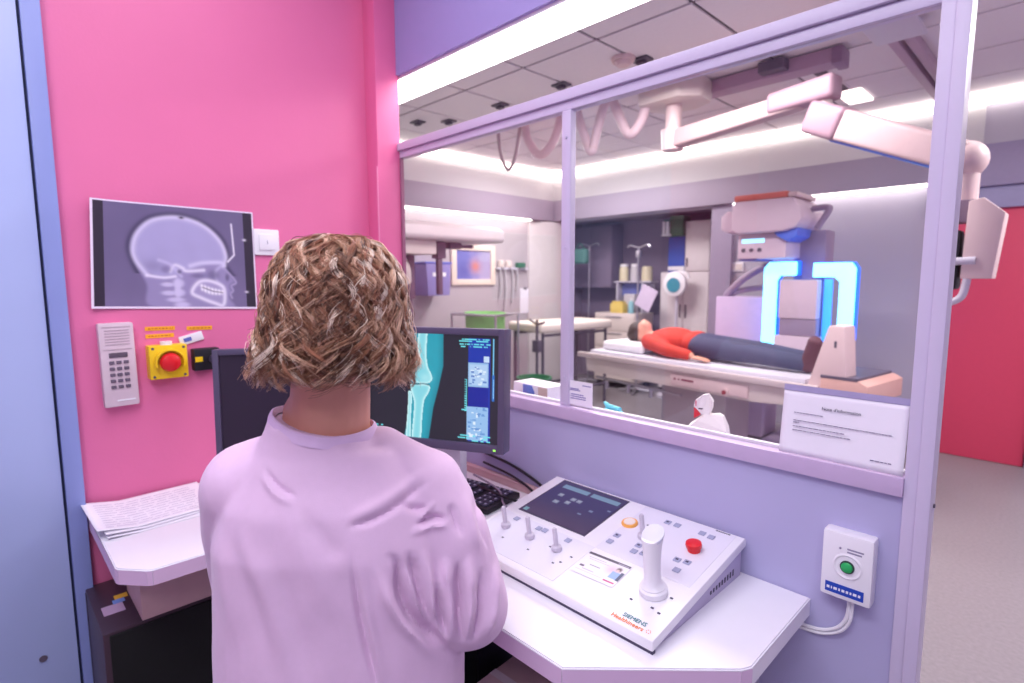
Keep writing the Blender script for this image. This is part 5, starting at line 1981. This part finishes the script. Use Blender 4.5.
t = thing('instrument_trolley', 'metal frame trolley with a pale green bag behind the lit monitor', 'trolley', (-4.30, 3.80, 0), rotz=.2)
bm = nbm()
for x in (-.28, .28):
    for y in (-.2, .2):
        tube(bm, [(x, y, .03), (x, y, 1.06)], .012, 8, 0)
for y in (-.2, .2):
    tube(bm, [(-.28, y, 1.06), (.28, y, 1.06)], .012, 8, 0)
for x in (-.28, .28):
    tube(bm, [(x, -.2, 1.06), (x, .2, 1.06)], .012, 8, 0)
    tube(bm, [(x, -.2, .12), (x, .2, .12)], .012, 8, 0)
obj('frame', bm, METAL, t)
bm = nbm()
lathe(bm, [(.10, .60), (.15, .66), (.185, .85), (.19, 1.06), (.2, 1.075), (.185, 1.08), (.17, 1.0), (.001, .95)], 20, Matrix.Diagonal((1.2, .9, 1, 1)))
obj('green_bag', bm, mat('pale_green_bag', (140, 206, 124), .6), t)

t = thing('exam_couch', 'cream padded couch on a dark metal frame in the far left corner', 'couch', (-4.05, 4.72, 0), rotz=PI / 2 - .1)
bm = nbm()
bx(bm, -.55, -.28, .86, .55, .28, .96, bev=.035, seg=3)
obj('pad', bm, mat('cream_pad', (226, 214, 204), .6), t)
for x in (-.48, .48):
    for y in (-.23, .23):
        bm = nbm()
        cyl(bm, (x, y, 0), (x, y, .86), .016)
        obj('leg', bm, DKGREY, t)
bm = nbm()
for y in (-.23, .23):
    cyl(bm, (-.48, y, .83), (.48, y, .83), .014)
    cyl(bm, (-.48, y, .22), (.48, y, .22), .014)
obj('rail', bm, DKGREY, t)
t = thing('green_basin', 'dark green basin on the floor in front of the couch', 'basin', (-3.52, 3.72, 0), rotz=.1)
bm = nbm()
lathe(bm, [(.12, .0), (.14, .05), (.16, .48), (.17, .49), (.17, .505), (.15, .505), (.13, .1), (.001, .1)], 24)
obj('basin', bm, GREEND, t)
bm = nbm()
lathe(bm, [(.140, .40), (.140, .46), (.001, .47)], 20)
obj('liner', bm, mat('pale_green_liner', (116, 176, 120), .6), t)
t = thing('drip_stand', 'dark metal stand right of the lit monitor behind the glass', 'stand', (-3.70, 3.95, 0))
bm = nbm()
cyl(bm, (0, 0, .04), (0, 0, 1.02), .014)
obj('pole', bm, DKGREY, t)
bm = nbm()
tube(bm, [(-.10, 0, 1.02), (0, 0, .98), (.10, 0, 1.0)], .012, 8)
bx(bm, -.04, -.03, .70, .04, .03, .82, bev=.008)
obj('bracket', bm, DKGREY, t)
bm = nbm()
for k in range(4):
    a = k * PI / 2 + .4
    tube(bm, [(0, 0, .06), (.1 * math.cos(a), .1 * math.sin(a), .03)], .016, 8, 0)
obj('foot', bm, DKGREY, t)

# wall stand with the hanging tube unit, far left
t = thing('overhead_unit', 'pale slab-shaped overhead x-ray unit hanging at the left behind the glass', 'x-ray unit', (-3.55, 2.75, 0))
bm = nbm()
prism(bm, [(-.28, 1.705), (.28, 1.705), (.30, 1.73), (.29, 1.80), (.20, 1.835), (-.26, 1.86), (-.28, 1.84)], -1.0, .34, lambda a, b, h: (a, h, b), bev=.012)
obj('slab', bm, mat('slab_cream', (226, 214, 214), .45), t)
box('block', (-.10, -.85, 1.60, .20, -.26, 1.704), CREAM, t, bev=.012)
bm = nbm()
bx(bm, -.05, -.42, 1.27, .03, -.34, 1.5995, bev=.01)
bx(bm, -.04, -.40, .95, .02, -.36, 1.27, bev=.006)
obj('dark_arm', bm, mat('dark_purple_metal', (110, 86, 104), .4), t)
bm = nbm()
bx(bm, .05, -.20, 1.575, .13, -.12, 1.704, bev=.008)
bx(bm, .07, -.18, 1.30, .11, -.14, 1.575, bev=.006)
obj('dark_arm', bm, mat('dark_purple_metal', (110, 86, 104), .4), t)
bm = nbm()
bx(bm, .02, -.06, 1.655, .10, .06, 1.704, bev=.01)
bx(bm, .04, .04, 1.665, .08, .20, 1.69, bev=.006)
obj('handle', bm, mat('dark_purple_metal', (110, 86, 104), .4), t)
bm = nbm()
tube(bm, [(0, -.5, 1.60), (.05, -.47, 1.50), (.02, -.44, 1.40)], .06, 12)
obj('tube_housing', bm, CREAM, t)
bm = nbm()
for y in (-.75,):
    cyl(bm, (-.15, y, 1.85), (-.15, y, 2.80), .03)
obj('ceiling_rod', bm, GREYW, t)
t = thing('blue_bin', 'translucent blue bin on a wall bracket under the slab-shaped overhead unit', 'bin', (-4.82, 3.50, 1.25), rotz=.0)
bm = nbm()
prism(bm, [(-.14, 0), (.14, 0), (.16, .33), (-.16, .33)], -.12, .14, lambda a, b, h: (h, a, b), bev=.008)
obj('body', bm, mat('blue_bin_plastic', (140, 132, 190), .4), t)
box('lid', (-.125, -.17, .331, .145, .17, .35), mat('blue_bin_lid', (96, 110, 206), .4), t, bev=.004)
box('label', (.1385, -.08, .20, .1425, .09, .24), WHITEM, t)

# ceiling equipment
t = thing('jointed_boom', 'cream jointed ceiling arm carrying a screen, hanging behind the right of the window', 'ceiling arm', (-2.12, 3.68, 2.80))
A0 = Vector((-2.12, 3.68, 2.80))
bm = nbm()
prism(bm, [(-.20, -.16), (.12, -.17), (.24, -.05), (.22, .14), (.06, .22), (-.16, .18), (-.24, .02)], -.16, -.004, lambda a, b, h: (a, b, h), bev=.03)
obj('ceiling_canopy', bm, CREAM, t)
bm = nbm()
cyl(bm, (0, 0, -.16), (0, 0, -.33), .055)
cyl(bm, (0, 0, -.33), (0, 0, -.47), .085, .075)
obj('hub', bm, CREAMP, t)
J1 = Vector((-1.10, 3.50, 2.46)) - A0


def beam(bm, a, b, w0, h0, w1, h1, bev=.02):
    # rectangular boom section from a to b, width and height at each end
    a, b = Vector(a), Vector(b)
    ax = (b - a).normalized()
    sd = ax.cross(Vector((0, 0, 1))).normalized()
    u_ = sd.cross(ax)
    ends = []
    for p_, w_, h_ in ((a, w0, h0), (b, w1, h1)):
        ends.append([bm.verts.new(p_ + sd * sx * w_ + u_ * sz * h_) for sx, sz in ((-1, -1), (1, -1), (1, 1), (-1, 1))])
    fs = [bm.faces.new(ends[0][::-1]), bm.faces.new(ends[1])]
    for q_ in range(4):
        fs.append(bm.faces.new((ends[0][q_], ends[0][(q_ + 1) % 4], ends[1][(q_ + 1) % 4], ends[1][q_])))
    bmesh.ops.recalc_face_normals(bm, faces=fs)
    bmesh.ops.bevel(bm, geom=list({e for f_ in fs for e in f_.edges}), offset=bev, segments=3, affect='EDGES', profile=.6)


bm = nbm()
beam(bm, (-.02, .0, -.40), J1 + Vector((-.10, .02, -.02)), .055, .062, .045, .05)
obj('upper_arm', bm, mat('arm_enamel', (196, 168, 170), .5), t)
bm = nbm()
d_ = (J1 - Vector((0, 0, -.40))).normalized()
beam(bm, J1 - d_ * .30 + Vector((0, 0, .01)), J1 + d_ * .09, .058, .060, .062, .066, .028)
obj('joint_cover', bm, mat('joint_mauve', (160, 128, 142), .45), t)
J2 = Vector((-1.08, 3.50, 2.30)) - A0
bm = nbm()
cyl(bm, J1 + Vector((.02, 0, -.05)), J2 + Vector((0, 0, .04)), .04)
obj('joint_pin', bm, CREAM, t)
J3 = Vector((-.42, 3.25, 1.96)) - A0
bm = nbm()
d_ = (J3 - J2).normalized()
beam(bm, J2 - d_ * .08, J2 + d_ * .16, .075, .088, .075, .086, .034)
obj('spring_arm_joint', bm, mat('joint_mauve', (160, 128, 142), .45), t)
bm = nbm()
beam(bm, J2 + d_ * .15, J3 + d_ * .02, .066, .080, .058, .066, .022)
obj('spring_arm', bm, mat('arm_enamel', (196, 168, 170), .5), t)
bm = nbm()
up = Vector((0, 0, 1)) - d_ * d_.z
up.normalize()
tube(bm, [J2 + d_ * .10 - up * .078, J3 - d_ * .05 - up * .064], .018, 8, 0)
obj('blue_underside', bm, mat('blue_handle', (90, 120, 226), .35), t)
bm = nbm()
ball(bm, J3 + Vector((.015, 0, -.02)), (.085, .08, .085), 3)
cyl(bm, J3 + Vector((.02, 0, -.05)), J3 + Vector((.02, 0, -.20)), .052)
obj('elbow', bm, CREAMP, t)
bm = nbm()
bx(bm, J3.x - .04, J3.y - .06, J3.z - .30, J3.x + .075, J3.y + .06, J3.z - .20, bev=.008)
obj('swivel_block', bm, mat('swivel_mauve', (130, 110, 130), .45), t)
bm = nbm()
prism(bm, [(.050, -.21), (.10, -.20), (.175, -.27), (.150, -.55), (.04, -.55)], -.09, .06, lambda a, b, h: (J3.x + a, J3.y + h, J3.z + b), bev=.006)
obj('screen_back', bm, CREAMP, t)
bm = nbm()
bx(bm, J3.x - .065, J3.y - .10, J3.z - .63, J3.x - .030, J3.y + .12, J3.z - .30, bev=.006)
obj('screen_panel', bm, CREAM, t)
bm = nbm()
bx(bm, J3.x - .029, J3.y - .06, J3.z - .60, J3.x + .03, J3.y + .06, J3.z - .33, bev=.02)
obj('screen_bracket', bm, BLACK, t)
bm = nbm()
tube(bm, [(J3.x - .05, J3.y - .09, J3.z - .475), (J3.x + .09, J3.y - .09, J3.z - .47)], .018, 10, 0)
tube(bm, [(J3.x - .05, J3.y - .08, J3.z - .66), (J3.x + .0, J3.y - .08, J3.z - .66), (J3.x + .05, J3.y - .08, J3.z - .63), (J3.x + .065, J3.y - .08, J3.z - .55)], .016, 10)
obj('grab_handle', bm, GREYW, t)

HOSE = mat('pale_pink_hose', (226, 200, 206), .5)


def hose(pts, r, m, label):
    bm = nbm()
    tube(bm, pts, r, 10, 6)
    o = obj('ceiling_hose', bm, m, None)
    return tag(o, label, 'hose', 'hoses hanging in loops from the ceiling')


hose([(-3.87, 3.6, 2.79), (-3.84, 3.6, 2.58), (-3.74, 3.6, 2.41), (-3.64, 3.6, 2.53), (-3.58, 3.6, 2.79)], .016, mat('dull_hose', (176, 160, 166), .5), 'thin ceiling hose loop at the far left of the row')
hose([(-3.53, 3.6, 2.79), (-3.48, 3.6, 2.62), (-3.33, 3.6, 2.48), (-3.18, 3.6, 2.58), (-3.09, 3.6, 2.79)], .036, HOSE, 'wide ceiling hose loop left of the window mullion')
hose([(-2.95, 3.6, 2.79), (-2.88, 3.6, 2.60), (-2.79, 3.6, 2.42), (-2.74, 3.6, 2.55), (-2.68, 3.6, 2.72), (-2.62, 3.6, 2.79)], .036, HOSE, 'narrow ceiling hose loop right of the window mullion')
hose([(-2.60, 3.6, 2.79), (-2.55, 3.6, 2.68), (-2.44, 3.6, 2.49), (-2.34, 3.6, 2.56), (-2.28, 3.6, 2.72), (-2.26, 3.6, 2.79)], .036, HOSE, 'ceiling hose loop next to the arm canopy')

t = thing('ceiling_beam', 'mauve ceiling mounted rail beam above the jointed arm', 'beam', (-1.75, 3.87, 2.79))
box('beam', (-.72, -.07, -.085, .60, .07, 0), mat('beam_mauve', (180, 150, 170), .5), t, bev=.006)
box('end_cap', (.601, -.08, -.10, .66, .08, 0), mat('beam_cap', (150, 120, 146), .5), t, bev=.01)
box('motor', (.20, -.16, -.07, .36, -.0705, -.005), DKGREY, t, bev=.006)
t = thing('ceiling_rail', 'mauve ceiling rail running towards the far wall at the right', 'rail', (-.80, 3.6, 2.797))
for x in (-.06, .02):
    box('rail', (x - .02, -1.6, -.05, x + .03, 1.75, 0), mat('beam_mauve', (180, 150, 170), .5), t, bev=.004)
box('carriage', (-.12, -.4, -.075, .12, .2, -.0505), GREYW, t, bev=.01)
t = thing('slot_diffuser', 'dark slot air diffuser in the ceiling beyond the arm', 'diffuser', (-1.335, 4.42, 2.797))
box('slot', (-.04, -.30, -.006, .04, .30, 0), mat('slot_dark', (90, 70, 86), .6), t)
box('trim', (-.055, -.315, -.004, .055, .315, .0005), TILE, t)
tag(box('ceiling_spot', (-1.39, 4.76, 2.782, -1.23, 5.10, 2.797), glow('spot_glow', (255, 244, 236), 3), bev=.003), 'small lit ceiling lamp beyond the dark slot', 'lamp')
for i, (x, y) in enumerate(((-4.19, 2.93), (-3.98, 3.11), (-3.34, 3.13), (-2.70, 3.13), (-2.05, 3.15))):
    bm = nbm()
    bx(bm, x - .06, y - .045, 2.785, x + .06, y + .045, 2.798, bev=.004)
    bx(bm, x - .03, y - .02, 2.765, x + .03, y + .02, 2.7845, bev=.004)
    tag(obj('ceiling_bracket', bm, DKGREY), 'small dark ceiling bracket, ' + ('first', 'second', 'third', 'fourth', 'fifth')[i] + ' from the left above the window rail', 'bracket', 'dark brackets on the ceiling')
t = thing('smoke_detector', 'round pale smoke detector on the ceiling above the window rail', 'smoke detector', (-2.12, 3.05, 2.798))
bm = nbm()
lathe(bm, [(.001, -.055), (.04, -.05), (.055, -.03), (.055, -.0255)], 20)
obj('dome', bm, CREAMP, t)
bm = nbm()
lathe(bm, [(.07, -.025), (.075, -.01), (.075, 0)], 20)
obj('base', bm, CREAMP, t)
